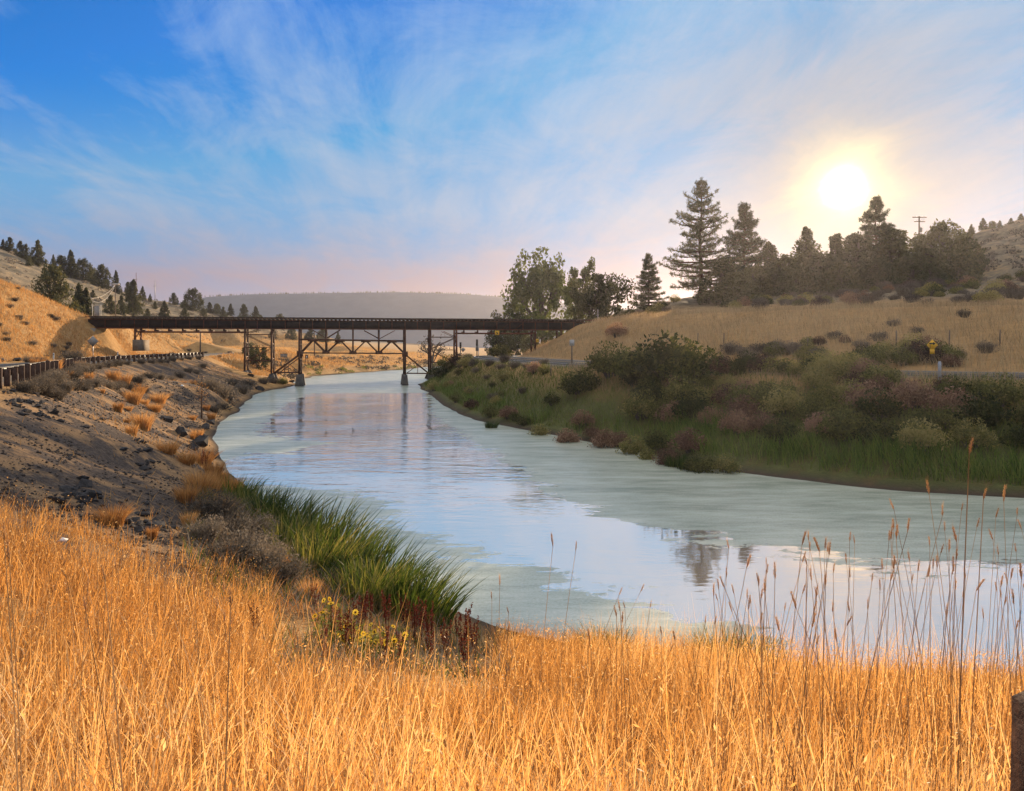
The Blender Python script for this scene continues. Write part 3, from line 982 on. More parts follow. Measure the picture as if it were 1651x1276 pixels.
bpart('guard_timber', bp(-1, ZT + 0.10, DW + 0.55), bp(BLEN + 1, ZT + 0.10, DW + 0.55), 0.18, 0.14, 'tie')
# deeper bottom chords of the outer spans
for a, c, za in ((217, 397, 8.28), (737, 864, 8.22)):
    for n in (0.0, DW):
        ch = bpart('bottom_chord', bp(bs(a), za, n), bp(bs(c), za, n), 0.3, 0.2, 'steel_red')
    for px in np.arange(a + 11, c - 4, 22.2):
        bpart('hanger', bp(bs(px), za + 0.1, 0), bp(bs(px), ZG0 + 0.02, 0), 0.22, 0.14)
        bpart('cross_beam', bp(bs(px), za + 0.22, 0), bp(bs(px), za + 0.22, DW), 0.14, 0.18)


def bent(px, zfoot, zped=None, batter=0.25, w=0.27, mat='steel', ped=0.62):
    """a bent: near and far leg, cross bracing between them, concrete feet"""
    s = bs(px)
    zt = ZG0 - 0.01
    legs = []
    for n, sg in ((0.0, -1), (DW, 1)):
        lg = bpart('leg', bp(s, zt, n), bp(s, zfoot, n + sg * batter), w, w, mat)
        legs.append(lg)
        if zped is not None:
            b = MB()
            c = Vector(bp(s, zped, n + sg * batter)) - B0
            h = zfoot - zped
            V = []
            for z, r in ((0, ped), (h, ped * 0.52)):
                for a, d in ((-1, -1), (1, -1), (1, 1), (-1, 1)):
                    V.append((a * r, d * r, z))
            b.put(V, None, [(0, 3, 2, 1), (4, 5, 6, 7), (0, 1, 5, 4), (1, 2, 6, 5), (2, 3, 7, 6), (3, 0, 4, 7)])
            link('pedestal', b.mesh('pedestal'), M['dark_concrete'], bridge, c, math.atan2(BD[1], BD[0]))
    H = zt - zfoot
    k = max(1, int(round(H / 2.1)))
    for i in range(k):
        z0, z1 = zfoot + H * i / k + 0.15, zfoot + H * (i + 1) / k - 0.1
        f0, f1 = 1 - (z0 - zfoot) / H, 1 - (z1 - zfoot) / H
        a0, b0 = -batter * f0, DW + batter * f0
        a1, b1 = -batter * f1, DW + batter * f1
        bpart('cross_brace', bp(s, z0, a0), bp(s, z1, b1), 0.09, 0.09, mat)
        bpart('cross_brace', bp(s + 0.1, z0, b0), bp(s + 0.1, z1, a1), 0.09, 0.09, mat)
        bpart('strut', bp(s, z1 + 0.1, a1), bp(s, z1 + 0.1, b1), 0.12, 0.14, mat)


bent(218, bz(218, 548), None, 0.1, 0.26, 'steel_red', 0.75)
bent(395, bz(395, 598), bz(395, 603), 0.3)
bent(438, bz(438, 603), bz(438, 614), 0.3)
bent(483, bz(483, 604), -1.0, 0.3, 0.34, 'steel', 0.78)
bent(653, bz(653, 604), -1.0, 0.3, 0.30, 'steel', 0.62)
bent(694, bz(694, 603), bz(694, 612), 0.3)
bent(736, bz(736, 582), bz(736, 590), 0.2, 0.26, 'steel_red')
bent(863, bz(863, 574), bz(863, 580), 0.1)
bent(905, bz(905, 552), bz(905, 558), 0.05)
M['pale_footing'] = plain('old_concrete', (0.15, 0.12, 0.09), (0.26, 0.21, 0.16), 1.0, 0.9, 0.2)
# pale footing under the short left bent
s = bs(223)
fo = MB().box(-0.65, 0.65, -0.6, DW + 0.6, 0, bz(223, 548) - bz(223, 566))
link('footing', fo.mesh('footing'), M['pale_footing'], bridge, Vector(bp(s, bz(223, 566), 0)) - B0, math.atan2(BD[1], BD[0]))
# abutments
for s, z0 in ((-1.2, 6.5), (BLEN + 1.2, 7.0)):
    ab = MB().box(-0.8, 0.8, -0.8, DW + 0.8, z0, ZG0 - 0.02)
    link('abutment', ab.mesh('abutment'), M['concrete'], bridge, Vector(bp(s, 0, 0)) - B0, math.atan2(BD[1], BD[0]))


def mem(name, x0, y0, x1, y1, w=0.13, ns=(0.0, DW), mat='steel'):
    for n in ns:
        bpart(name, bp(bs(x0), bz(x0, y0), n), bp(bs(x1), bz(x1, y1), n), w, w, mat)


# left tower
for y in (539.5, 560.5, 582):
    mem('strut', 396, y, 438, y, 0.10)
mem('diagonal', 397, 541, 437, 560, 0.08); mem('diagonal', 437, 561, 398, 582, 0.08); mem('diagonal', 398, 537, 417, 531.5, 0.08)
mem('diagonal', 397, 583, 437, 600, 0.08)
# raking struts
mem('raking_strut', 441, 602, 482, 572, 0.17); mem('raking_strut', 447, 604, 484, 576, 0.13, (0.0,))
mem('strut', 440, 601.5, 483, 601.5, 0.15)
for x in (459, 465):
    mem('post', x, 601, x, 590 - (x - 459) * 0.6, 0.09, (0.0,))
mem('diagonal', 466, 587, 481, 599, 0.08, (0.0,))
# hanging truss of the main span
mem('top_chord', 484, 547.5, 653, 550, 0.24)
mem('bottom_chord', 484, 569.3, 653, 570.5, 0.17)
bt = [(484, 569.4), (525.5, 569.6), (569, 570), (611, 570.2), (653, 570.5)]
tp = [(504, 548), (548, 548.6), (590, 549.3), (632, 549.8)]
for i, (tx, ty) in enumerate(tp):
    mem('truss_diagonal', bt[i][0], bt[i][1], tx, ty, 0.20); mem('truss_diagonal', tx, ty, bt[i + 1][0], bt[i + 1][1], 0.20)
    gp = MB().box(-0.75, 0.75, -0.2, 0.2, -0.28, 0.12)
    link('gusset_plate', gp.mesh('gusset_plate'), M['steel'], bridge, Vector(bp(bs(tx), bz(tx, ty), 0)) - B0, math.atan2(BD[1], BD[0]))
for (x, y) in bt[1:4]:
    mem('truss_post', x, 531.5, x, y, 0.20)
    gp = MB().box(-0.55, 0.55, -0.2, 0.2, -0.12, 0.3)
    link('gusset_plate', gp.mesh('gusset_plate'), M['steel'], bridge, Vector(bp(bs(x), bz(x, y), 0)) - B0, math.atan2(BD[1], BD[0]))
for (x, y) in ((483.5, 570), (653, 570.5)):
    gp = MB().box(-0.45, 0.45, -0.24, 0.24, -0.5, 0.35)
    link('gusset_plate', gp.mesh('gusset_plate'), M['steel'], bridge, Vector(bp(bs(x), bz(x, y), 0)) - B0, math.atan2(BD[1], BD[0]))
for x0, y0, x1, y1 in ((503, 532, 525, 545), (548, 532, 527, 545), (587, 533, 611, 546), (637, 533, 613, 546)):
    mem('sway_brace', x0, y0, x1, y1, 0.10)
# right tower
mem('raking_strut', 654, 572, 694, 604, 0.15); mem('strut', 654, 602.5, 694, 603, 0.10)
mem('post', 673.5, 602, 673.5, 590, 0.08, (0.0,)); mem('diagonal', 655.5, 602, 673, 589.5, 0.09, (0.0,))
for y in (543.7, 564.6, 585):
    mem('strut', 695, y, 736, y, 0.10)
mem('diagonal', 696, 563, 735, 545, 0.09); mem('diagonal', 697, 566, 735, 585, 0.09); mem('diagonal', 715, 534.5, 735, 543.5, 0.08)
# stubs of the deck bracing seen through the right girder
for x0, x1 in ((809, 820), (831, 842)):
    mem('diagonal', x0, 531, x1, 522, 0.07, (-0.05,))

# clearance plates hung on the bridge
def bolt(p, parent, r=0.02):
    pass


def panel(w, h, t=0.03):
    return MB().box(-w / 2, w / 2, -t / 2, t / 2, -h / 2, h / 2)


ang = math.atan2(BD[1], BD[0])
sg = thing('clearance_sign', 'square yellow sign hung under the bridge girder over the road', 'sign', bp(bs(801), bz(801, 537), -0.30), ang)
link('plate', panel(0.72, 0.70).mesh('plate'), M['yellow'], sg)
gl = MB()
gl.beam((-0.14, -0.021, 0.16), (-0.02, -0.021, 0.02), 0.01, 0.09); gl.beam((-0.02, -0.022, 0.02), (0.10, -0.022, -0.18), 0.01, 0.13); gl.beam((-0.06, -0.023, -0.16), (0.12, -0.023, -0.06), 0.01, 0.07); gl.beam((0.09, -0.024, 0.15), (0.09, -0.024, 0.04), 0.01, 0.08)
link('symbol', gl.mesh('symbol'), M['black'], sg)
link('hanger', MB().box(-0.04, 0.04, 0.016, 0.28, 0.1, 0.6).mesh('hanger'), M['steel'], sg)
sg = thing('marker_sign', 'small yellow sign on the bridge leg beside the embankment', 'sign', bp(bs(865.5), bz(865, 549.5), -0.35), ang)
link('plate', panel(0.42, 0.52).mesh('plate'), M['yellow'], sg)
gl = MB(); gl.beam((-0.06, -0.021, -0.10), (0.07, -0.021, 0.12), 0.01, 0.05); gl.beam((-0.08, -0.022, 0.02), (0.08, -0.022, 0.02), 0.01, 0.04)
link('symbol', gl.mesh('symbol'), M['black'], sg)
link('bracket', MB().box(-0.04, 0.04, 0.016, 0.25, -0.05, 0.05).mesh('bracket'), M['steel'], sg)


# ------------------------------------------------------------------ guardrail and roadside things
gr = thing('guardrail', 'long guardrail with dark timber posts above the rocky bank', 'guardrail', (-19.6, 29.5, 4.4))
G0 = Vector((-19.6, 29.5, 4.4))
rl = [p for p in resample(RAIL, 0.3) if 25 < p[1] < 121]
acc, last, posts = 0.0, None, []
for p in rl:
    if last is not None:
        acc += math.hypot(p[0] - last[0], p[1] - last[1])
    if last is None or acc >= 1.9:
        posts.append(p); acc = 0.0
    last = p
post_me = []
for k in range(4):
    b = MB(); h = 0.70 + 0.03 * k; w = 0.09
    V = [(a * w, c * 0.11, -0.5) for a, c in ((-1, -1), (1, -1), (1, 1), (-1, 1))] + [(a * w, c * 0.11, h + 0.03 * a) for a, c in ((-1, -1), (1, -1), (1, 1), (-1, 1))]
    b.put(V, None, [(0, 3, 2, 1), (4, 5, 6, 7), (0, 1, 5, 4), (1, 2, 6, 5), (2, 3, 7, 6), (3, 0, 4, 7)])
    post_me.append(b.mesh('post'))
blk = MB().box(-0.08, 0.08, -0.30, -0.113, 0.40, 0.74).mesh('block')
for i, p in enumerate(posts):
    j = max(1, min(len(posts) - 2, i))
    a, c = posts[j - 1], posts[j + 1]
    rz = math.atan2(c[1] - a[1], c[0] - a[0]) + PI
    z = g1(p[0], p[1])
    o = link('post', post_me[i % 4], M['post'], gr, Vector((p[0], p[1], z)) - G0, rz + rng.normal(0, 0.04))
    link('block', blk, M['post'], o)
wb = MB()
rr = offset(posts, -0.34)
prof = [(0.0, 0.31), (0.07, 0.27), (0.07, 0.20), (0.0, 0.155), (0.07, 0.11), (0.07, 0.04), (0.0, 0.0)]
V, Q = [], []
tl = offset(posts, -1.34)
for p, q in zip(rr, tl):
    d = Vector((q[0] - p[0], q[1] - p[1], 0)).normalized()
    z = g1(p[0], p[1]) + 0.44
    for a, h in prof:
        V.append((p[0] + d.x * a, p[1] + d.y * a, z + h))
m_ = len(prof)
for i in range(len(rr) - 1):
    for k in range(m_ - 1):
        Q.append((i * m_ + k, (i + 1) * m_ + k, (i + 1) * m_ + k + 1, i * m_ + k + 1))
wb.put(np.array(V) - np.array(G0), None, Q)
link('rail', wb.mesh('rail'), M['galv'], gr)

# timber post at the edge of the path beside the viewer
tp_ = thing('timber_post', 'dark square timber post with a bolt beside the foreground grass', 'post', (1.395, 1.9, 4.315))
b = MB(); w = 0.105
V = [(-w - 0.02, -w, -0.3), (w, -w, -0.3), (w, w, -0.3), (-w - 0.02, w, -0.3), (-w, -w, 0.775), (w, -w, 0.80), (w, w, 0.815), (-w, w, 0.785), (-w * .8, -w * .8, 0.80), (w * .8, -w * .8, 0.825), (w * .8, w * .8, 0.835), (-w * .8, w * .8, 0.81)]
Q = [(0, 3, 2, 1), (8, 9, 10, 11), (0, 1, 5, 4), (1, 2, 6, 5), (2, 3, 7, 6), (3, 0, 4, 7), (4, 5, 9, 8), (5, 6, 10, 9), (6, 7, 11, 10), (7, 4, 8, 11)]
link('post', b.put(V, None, Q).mesh('post'), M['post'], tp_)
bo = MB().tube([(-0.10, -0.03, 0.62), (-0.135, -0.03, 0.62), (-0.15, -0.03, 0.62)], [0.018, 0.018, 0.012], 8)
link('bolt', bo.mesh('bolt', True), M['black'], tp_)
wr = MB().tube([(-0.02, -0.118, 0.50), (-0.09, -0.128, 0.54), (-0.134, -0.07, 0.57), (-0.138, 0.0, 0.56)], [0.012] * 4, 6)
link('wire_wrap', wr.mesh('wire_wrap', True), M['black'], tp_)


def sign_post(name, label, px, Y, ptop, shape, w, matp, face=None, h=None, post_w=0.06, post_mat='galv', rz=0.0, group=None):
    x = X(px, Y); z = g1(x, Y)
    t = thing(name, label, 'sign', (x, Y, z), rz, group)
    top = EYE + (HZ - ptop) / F * Y - z
    link('post', MB().box(-post_w / 2, post_w / 2, -post_w / 2, post_w / 2, -0.4, top - 0.02).mesh('post'), M[post_mat], t)
    h = h or w
    if shape == 'diamond':
        r = w / 2 ** 0.5
        pts = [(0, -r), (r, 0), (0, r), (-r, 0)]
    else:
        pts = [(-w / 2, -h / 2), (w / 2, -h / 2), (w / 2, h / 2), (-w / 2, h / 2)]
    cz = top - (w / 2 ** 0.5 if shape == 'diamond' else h / 2)
    y0 = -post_w / 2 - 0.006
    b = MB()
    V = [(a, y, c) for y in (y0, y0 - 0.012) for a, c in pts]
    b.put(V, None, [(0, 1, 2, 3), (7, 6, 5, 4), (0, 4, 5, 1), (1, 5, 6, 2), (2, 6, 7, 3), (3, 7, 4, 0)])
    pl = link('plate', b.mesh('plate'), M[matp], t, (0, 0, cz))
    if face is not None:
        link('symbol', face(y0 - 0.017), M['black'], pl)
    return t


# curve sign on the right: black bent arrow, small plaque below
def arrow(y):
    b = MB()
    b.beam((-0.16, y, -0.20), (-0.16, y, 0.11), 0.008, 0.09)
    b.beam((-0.205, y - 0.001, 0.11), (0.08, y - 0.001, 0.11), 0.008, 0.09)
    b.put([(0.06, y - 0.006, 0.22), (0.22, y - 0.006, 0.11), (0.06, y - 0.006, 0.0), (0.06, y + 0.004, 0.22), (0.22, y + 0.004, 0.11), (0.06, y + 0.004, 0.0)],
          [(0, 1, 2), (5, 4, 3)], [(0, 3, 4, 1), (1, 4, 5, 2), (2, 5, 3, 0)])
    return b.mesh('symbol')


t = sign_post('turn_sign', 'yellow diamond warning sign with black bent arrow beside the right road', 1502.5, 52.5, 547.5, 'diamond', 0.55, 'yellow', arrow, None, 0.07, 'wood_grey')
pq = link('plaque', MB().box(-0.17, 0.17, -0.06, -0.045, 0, 0.32).mesh('plaque'), M['yellow'], t, (0, 0, EYE + (HZ - 571) / F * 52.5 - t.location.z))
sign_post('warning_sign', 'grey back of a diamond road sign on the left roadside', 150, 84, 541.5, 'diamond', 0.85, 'grey_paint', None, None, 0.06)
# white backed sign on a wooden post by the right road
t = sign_post('road_sign', 'pale blank sign back on a wooden post beside the embankment', 922, 72.5, 548, 'rect', 0.44, 'white_post', None, 0.56, 0.12, 'wood_grey')
# signs by the road under the bridge
sign_post('road_sign', 'small diamond sign just beyond the right bridge leg', 746.5, 122, 560, 'diamond', 0.55, 'grey_paint', None, None, 0.06)


def signal(px, Y, ptop, label, box):
    x = X(px, Y); z = g1(x, Y)
    t = thing('signal_post', label, 'signal', (x, Y, z), 0.1)
    top = EYE + (HZ - ptop) / F * Y - z
    link('post', MB().tube([(0, 0, -0.3), (0, 0, top - 0.9)], 0.07, 8).mesh('post', True), M['black'], t)
    hd = MB().box(-0.15, 0.15, -0.13, 0.13, top - 0.95, top)
    h = link('signal_head', hd.mesh('signal_head'), M['black'], t)
    for k in range(3):
        link('visor', MB().tube([(0, -0.13, top - 0.18 - 0.28 * k), (0, -0.27, top - 0.2 - 0.28 * k)], 0.10, 8).mesh('visor', True), M['black'], h)
    if box:
        link('cabinet', MB().box(-0.20, 0.25, 0.08, 0.34, top - 1.75, top - 1.05).mesh('cabinet'), M['grey_paint'], t)
        link('second_post', MB().tube([(0.26, 0.1, -0.3), (0.26, 0.1, top - 1.1)], 0.05, 8).mesh('second_post', True), M['galv'], t)


signal(742.5, 121, 552, 'slim signal post next to the right bridge leg', False)
signal(769, 118, 547.5, 'taller signal post with a pale box under the bridge', True)


# delineator posts along the left road, fence posts on the right embankment
for px, Y, lab in ((86.5, 74, 'white roadside marker beside the dark rock outcrop'), (190, 96, 'white roadside marker in front of the shaded hillside')):
    x = X(px, Y); z = g1(x, Y)
    t = thing('marker_post', lab, 'marker', (x, Y, z))
    b = MB().box(-0.055, 0.055, -0.03, 0.03, -0.3, 1.05)
    link('post', b.mesh('post'), M['white_post'], t)
    link('reflector', MB().box(-0.04, 0.04, -0.037, -0.031, 0.85, 0.98).mesh('reflector'), M['grey_paint'], t)
for px, Y, z1 in ((1302, 62, 541), (1445, 60, 551), (1530.5, 58, 552), (1612, 57, 555), (1167, 74, 549), (1125, 78, 545)):
    x = X(px, Y); z = g1(x, Y)
    t = tag(link('fence_post', MB().tube([(0, 0, -0.4), (0.01, 0, 0.6), (0.03, 0, 1.15 + 0.1 * rng.random())], [0.055, 0.05, 0.045], 7).mesh('fence_post', True), M['wood_grey'], None, (x, Y, z), rng.random()),
            'weathered fence post in the dry grass of the right embankment', 'fence post', 'fence posts on the right embankment')
t = tag(link('grey_marker', MB().tube([(0, 0, -0.2), (0, 0, 1.2), (0, 0, 1.3)], [0.085, 0.085, 0.05], 10).mesh('grey_marker', True), M['galv'], None, (X(1440, 46), 41.0, g1(X(1440, 46), 41.0))), 'short pale grey marker post at the near edge of the right road', 'marker')
t = tag(link('stake', MB().tube([(0, 0, -0.3), (0.02, 0, 0.9)], [0.06, 0.05], 6).mesh('stake', True), M['wood_grey'], None, (X(888, 68), 68, g1(X(888, 68), 68))), 'dark wooden stake in the green grass of the right bank', 'stake')


# utility poles, masts and wires
def pole(px, Y, ptop, label, arms=1, r=0.14, mat='wood_grey', name='utility_pole', pbase=None):
    x = X(px, Y); z = g1(x, Y)
    t = thing(name, label, 'pole', (x, Y, z))
    top = EYE + (HZ - ptop) / F * Y - z
    link('shaft', MB().tube([(0, 0, -0.5), (0, 0, top * 0.5), (0, 0, top)], [r, r * 0.9, r * 0.75], 8).mesh('shaft', True), M[mat], t)
    for k in range(arms):
        zz = top - 0.25 - 0.9 * k
        L_ = 1.5 - 0.35 * k
        a = link('crossarm', MB().box(-L_, L_, -0.21, -0.11, zz - 0.08, zz + 0.08).mesh('crossarm'), M[mat], t)
        for q in (-0.85, -0.4, 0.4, 0.85):
            link('insulator', MB().tube([(q * L_, -0.16, zz + 0.08), (q * L_, -0.16, zz + 0.28)], 0.07, 6).mesh('insulator'), M['white_post'], a)
    return t, top


t, top = pole(1482, 165, 349, 'utility pole with two crossarms above the trees on the right hill', 2, 0.2)
link('transformer', MB().tube([(0.3, -0.2, top - 3.4), (0.3, -0.2, top - 2.4)], 0.28, 8).mesh('transformer', True), M['grey_paint'], t)
pole(323, 150, 536, 'plain wooden pole on the dry slope under the left bridge span', 0, 0.16)
pole(507, 200, 535, 'bare pole standing in the orange field behind the bridge truss', 0, 0.16)
for px, yt, lab in ((219.5, 440, 'slim red and white mast on the far left hill'), (250, 452, 'thin grey mast on the far hill to the right of the red one')):
    Y = 318
    x = X(px, Y); z = g1(x, Y)
    top = EYE + (HZ - yt) / F * Y - z
    t = thing('radio_mast', lab, 'mast', (x, Y, z))
    link('shaft', MB().tube([(0, 0, -0.5), (0, 0, top)], [0.16, 0.09], 5).mesh('shaft'), M['steel_red' if px < 230 else 'grey_paint'], t)
    link('yard', MB().box(-0.7, 0.7, -0.1, 0.1, top * 0.72, top * 0.72 + 0.14).mesh('yard'), M['grey_paint'], t)
# pole with a lamp head by the left end, and two sagging wires
t, top = pole(186, 190, 459, 'pole with pale head carrying two bright wires on the left hill', 0, 0.12)
link('lamp_head', MB().box(-0.6, 0.9, -0.25, 0.15, top - 0.15, top + 0.25).mesh('lamp_head'), M['white_post'], t)
pt = Vector(t.location) + Vector((0, 0, top))
for k, (px, py, Y) in enumerate(((146, 481, 150), (148, 485, 149))):
    e = Vector(P(px, py, Y)); pts = []
    for i in range(13):
        u = i / 12
        q = pt.lerp(e, u); q.z -= 1.6 * 4 * u * (1 - u) * (0.6 + 0.5 * k)
        pts.append(q - pt)
    tag(link('wire', MB().tube(pts, 0.028, 5).mesh('wire', True), M['white_post'], None, pt), ('upper' if k == 0 else 'lower') + ' bright sagging wire below the pole head on the left hill', 'wire')
# white frame shelter at the left end of the bridge
fx_, fy_ = X(153, 118), 118.5
fr = thing('frame_gate', 'pale open metal frame standing at the left end of the bridge', 'frame', (fx_, fy_, g1(fx_, fy_) - 0.05))
zt = EYE + (HZ - 491) / F * 118.5 - fr.location.z
for xx in (-0.65, 0.65):
    link('upright', MB().box(xx - 0.025, xx + 0.025, -0.025, 0.025, -0.3, zt).mesh('upright'), M['white_post'], fr)
link('top_bar', MB().box(-0.65, 0.65, -0.03, 0.03, zt - 0.13, zt - 0.06).mesh('top_bar'), M['white_post'], fr)
link('panel', MB().box(-0.45, 0.40, 0.05, 0.08, 0.3, zt - 0.2).mesh('panel'), M['grey_paint'], fr)
# signal cabinet at the right end of the bridge
cx_, cy_ = X(934, 131), 131.5
cb = thing('equipment_cabinet', 'grey cabinet at the right end of the bridge deck', 'cabinet', (cx_, cy_, g1(cx_, cy_)))
link('body', MB().box(-0.4, 0.4, -0.3, 0.3, -0.3, 1.5).mesh('body'), M['grey_paint'], cb)
link('roof', MB().box(-0.46, 0.46, -0.36, 0.36, 1.5, 1.6).mesh('roof'), M['galv'], cb)
pole(964, 128, 499, 'thin pale pole behind the embankment crest near the cabinet', 0, 0.05, 'white_post')

# notice boards in the field beyond the bridge
for px, Y, pb, pt_, w, lab in ((457.5, 170, 578.5, 571, 1.45, 'wide dark notice board on three legs in the orange field'), (494.5, 172, 578, 573, 0.62, 'small dark notice board between the bridge legs in the field')):
    x = X(px, Y); z = g1(x, Y)
    t = thing('notice_board', lab, 'notice board', (x, Y, z))
    h = max(1.0, EYE + (HZ - pt_) / F * Y - z)
    link('board', MB().box(-w / 2, w / 2, -0.04, 0.04, h - 0.72, h).mesh('board'), M['grey_paint'] if w > 1 else M['post'], t)
    for xx in ((-w / 2 + 0.03, 0, w / 2 - 0.03) if w > 1 else (-w / 2 + 0.05, w / 2 - 0.05)):
        link('leg', MB().box(xx - 0.05, xx + 0.05, 0.045, 0.13, -0.3, h - 0.02).mesh('leg'), M['post'], t)
    link('roof', MB().box(-w / 2 - 0.08, w / 2 + 0.08, -0.16, 0.2, h + 0.003, h + 0.07).mesh('roof'), M['post'], t)
    if w < 1:
        link('notice', MB().box(-0.09, 0.09, -0.05, -0.044, h - 0.6, h - 0.15).mesh('notice'), M['paper'], t)

# ------------------------------------------------------------------ plant builders
def blades(Pt, H, Wd, lean, seg=3, az=None, pw=1.6):
    """ribbons: Pt (n,3) roots, H heights, Wd widths, lean (n,2) tip shift as a share of the height"""
    n = len(Pt)
    az = rng.random(n) * 2 * PI if az is None else az
    wx_, wy_ = np.cos(az), np.sin(az)
    lv = np.linspace(0, 1, seg + 1)
    rows = []
    for i, t in enumerate(lv):
        c = np.stack([Pt[:, 0] + lean[:, 0] * H * t ** pw, Pt[:, 1] + lean[:, 1] * H * t ** pw, Pt[:, 2] + H * t * (1 - 0.22 * t * np.hypot(lean[:, 0], lean[:, 1]))], -1)
        w = Wd * (1 - t ** 2) * 0.5 + Wd * 0.06
        d = np.stack([wx_ * w, wy_ * w, np.zeros(n)], -1)
        if i < seg:
            rows += [c - d, c + d]
        else:
            rows.append(c)
    V = np.stack(rows, 1)
    k = V.shape[1]
    base = (np.arange(n) * k)[:, None]
    Q = np.concatenate([base + np.array([[2 * i, 2 * i + 1, 2 * i + 3, 2 * i + 2]]) for i in range(seg - 1)], 0) if seg > 1 else None
    T = base + np.array([[2 * seg - 2, 2 * seg - 1, 2 * seg]])
    r = np.repeat(rng.random(n), k)
    return V.reshape(-1, 3), T, Q, r


def leaves(C, size, aspect=0.55, up=0.0, rnd=None):
    """small rhombic leaves at C with random turns"""
    n = len(C)
    a = rng.normal(size=(n, 3)); a[:, 2] += up
    a /= np.linalg.norm(a, axis=1)[:, None]
    b = np.cross(a, rng.normal(size=(n, 3)))
    b /= np.linalg.norm(b, axis=1)[:, None] + 1e-9
    s = (size * (0.6 + 0.8 * rng.random(n)))[:, None] if np.isscalar(size) else size[:, None]
    V = np.stack([C - a * s, C + b * s * aspect, C + a * s, C - b * s * aspect], 1).reshape(-1, 3)
    Q = np.arange(4 * n).reshape(n, 4)
    r = np.repeat(rng.random(n) if rnd is None else rnd, 4)
    return V, None, Q, r


def ball(n, r=1.0, fill=0.5):
    d = rng.normal(size=(n, 3)); d /= np.linalg.norm(d, axis=1)[:, None]
    return d * (r * (fill + (1 - fill) * rng.random(n)) ** 0.6)[:, None]


def put4(mb, g):
    return mb.put(g[0], g[1], g[2], g[3])


def limb(mb, p, q, r0, r1, wob=0.1, n=6, seg=4):
    p, q = Vector(p), Vector(q)
    pts, rad = [], []
    for i in range(seg + 1):
        t = i / seg
        w = Vector(rng.normal(0, wob, 3)) * (0 if i in (0, seg) else 1)
        pts.append(p.lerp(q, t) + w); rad.append(r0 + (r1 - r0) * t)
    mb.tube(pts, rad, n)


def tuft(C, n, r, w):
    """a bunch of needle blades round each centre"""
    m = len(C)
    d = rng.normal(size=(m, n, 3)); d[:, :, 2] += 0.35
    d /= np.linalg.norm(d, axis=2)[:, :, None]
    e = np.cross(d, rng.normal(size=(m, n, 3))); e /= np.linalg.norm(e, axis=2)[:, :, None] + 1e-9
    rr = r * (0.6 + 0.7 * rng.random((m, n, 1)))
    c = C[:, None, :]
    V = np.stack([c + e * w, c + d * rr + e * w * 0.3, c + d * rr - e * w * 0.3, c - e * w], 2).reshape(-1, 3)
    Q = np.arange(len(V)).reshape(-1, 4)
    return V, None, Q, np.repeat(np.repeat(rng.random(m), n), 4)


def ponderosa(H, R, bare=0.16, levels=34, per=5, dens=1.0, seed_side=1.0):
    """open pine: (trunk mesh, crown mesh)"""
    tr, cr = MB(), MB()
    pts = [(0.012 * H * math.sin(i * 0.9) * (i / 10), 0.008 * H * math.cos(i * 1.3) * (i / 10), -0.4 + (H + 0.2) * i / 10) for i in range(11)]
    rad = [H * 0.020 * (1 - i / 10.6) + 0.02 for i in range(11)]
    rad[0] *= 1.3
    tr.tube(pts, rad, 9)
    at = lambda t: np.array([np.interp(t * 10, range(11), [p[k] for p in pts]) for k in range(3)])
    C = []
    for i in range(levels):
        t = min(0.99, bare + (0.985 - bare) * i / (levels - 1) + rng.normal(0, 0.011))
        k = per + (1 if i % 2 else 0)
        prof = (1 - (t - bare) / (1.0 - bare)) ** 0.72 * (0.55 + 0.45 * min(1, (t - bare) / 0.12 + 0.35))
        for j in range(k):
            if rng.random() < 0.24: continue
            a = 2 * PI * (j / k + rng.random() * 0.16) + i * 2.4
            ln = R * prof * (0.35 + 0.82 * rng.random()) + 0.3
            p0 = at(t)
            dr = np.array([math.cos(a), math.sin(a), 0])
            lift = -0.12 + 0.42 * t + rng.normal(0, 0.13)
            p1 = p0 + dr * ln * 0.6 + np.array([0, 0, lift * ln * 0.45])
            p2 = p0 + dr * ln + np.array([0, 0, lift * ln * 0.8 + 0.10 * ln])
            cr_r = 0.012 * ln + 0.02
            tr.tube([p0, p1, p2], [cr_r * 1.7, cr_r, cr_r * 0.4], 4, False)
            m = int((5 + ln * 6.5) * dens)
            u = 0.30 + 0.72 * rng.random(m) ** 0.75
            B_ = np.where((u < 0.6)[:, None], p0 + (p1 - p0) * (u / 0.6)[:, None], p1 + (p2 - p1) * ((u - 0.6) / 0.4)[:, None])
            side = np.array([-dr[1], dr[0], 0])
            sp = 0.26 * ln * (1.15 - u) + 0.16
            C.append(B_ + side * (rng.normal(0, 1, m) * sp * 0.8)[:, None] + np.array([0, 0, 1]) * (rng.normal(0.06, 1, m) * 0.17)[:, None])
    C = np.concatenate(C)
    put4(cr, tuft(C, 9, 0.36, 0.028))
    return tr.mesh('trunk', True), cr.mesh('crown')


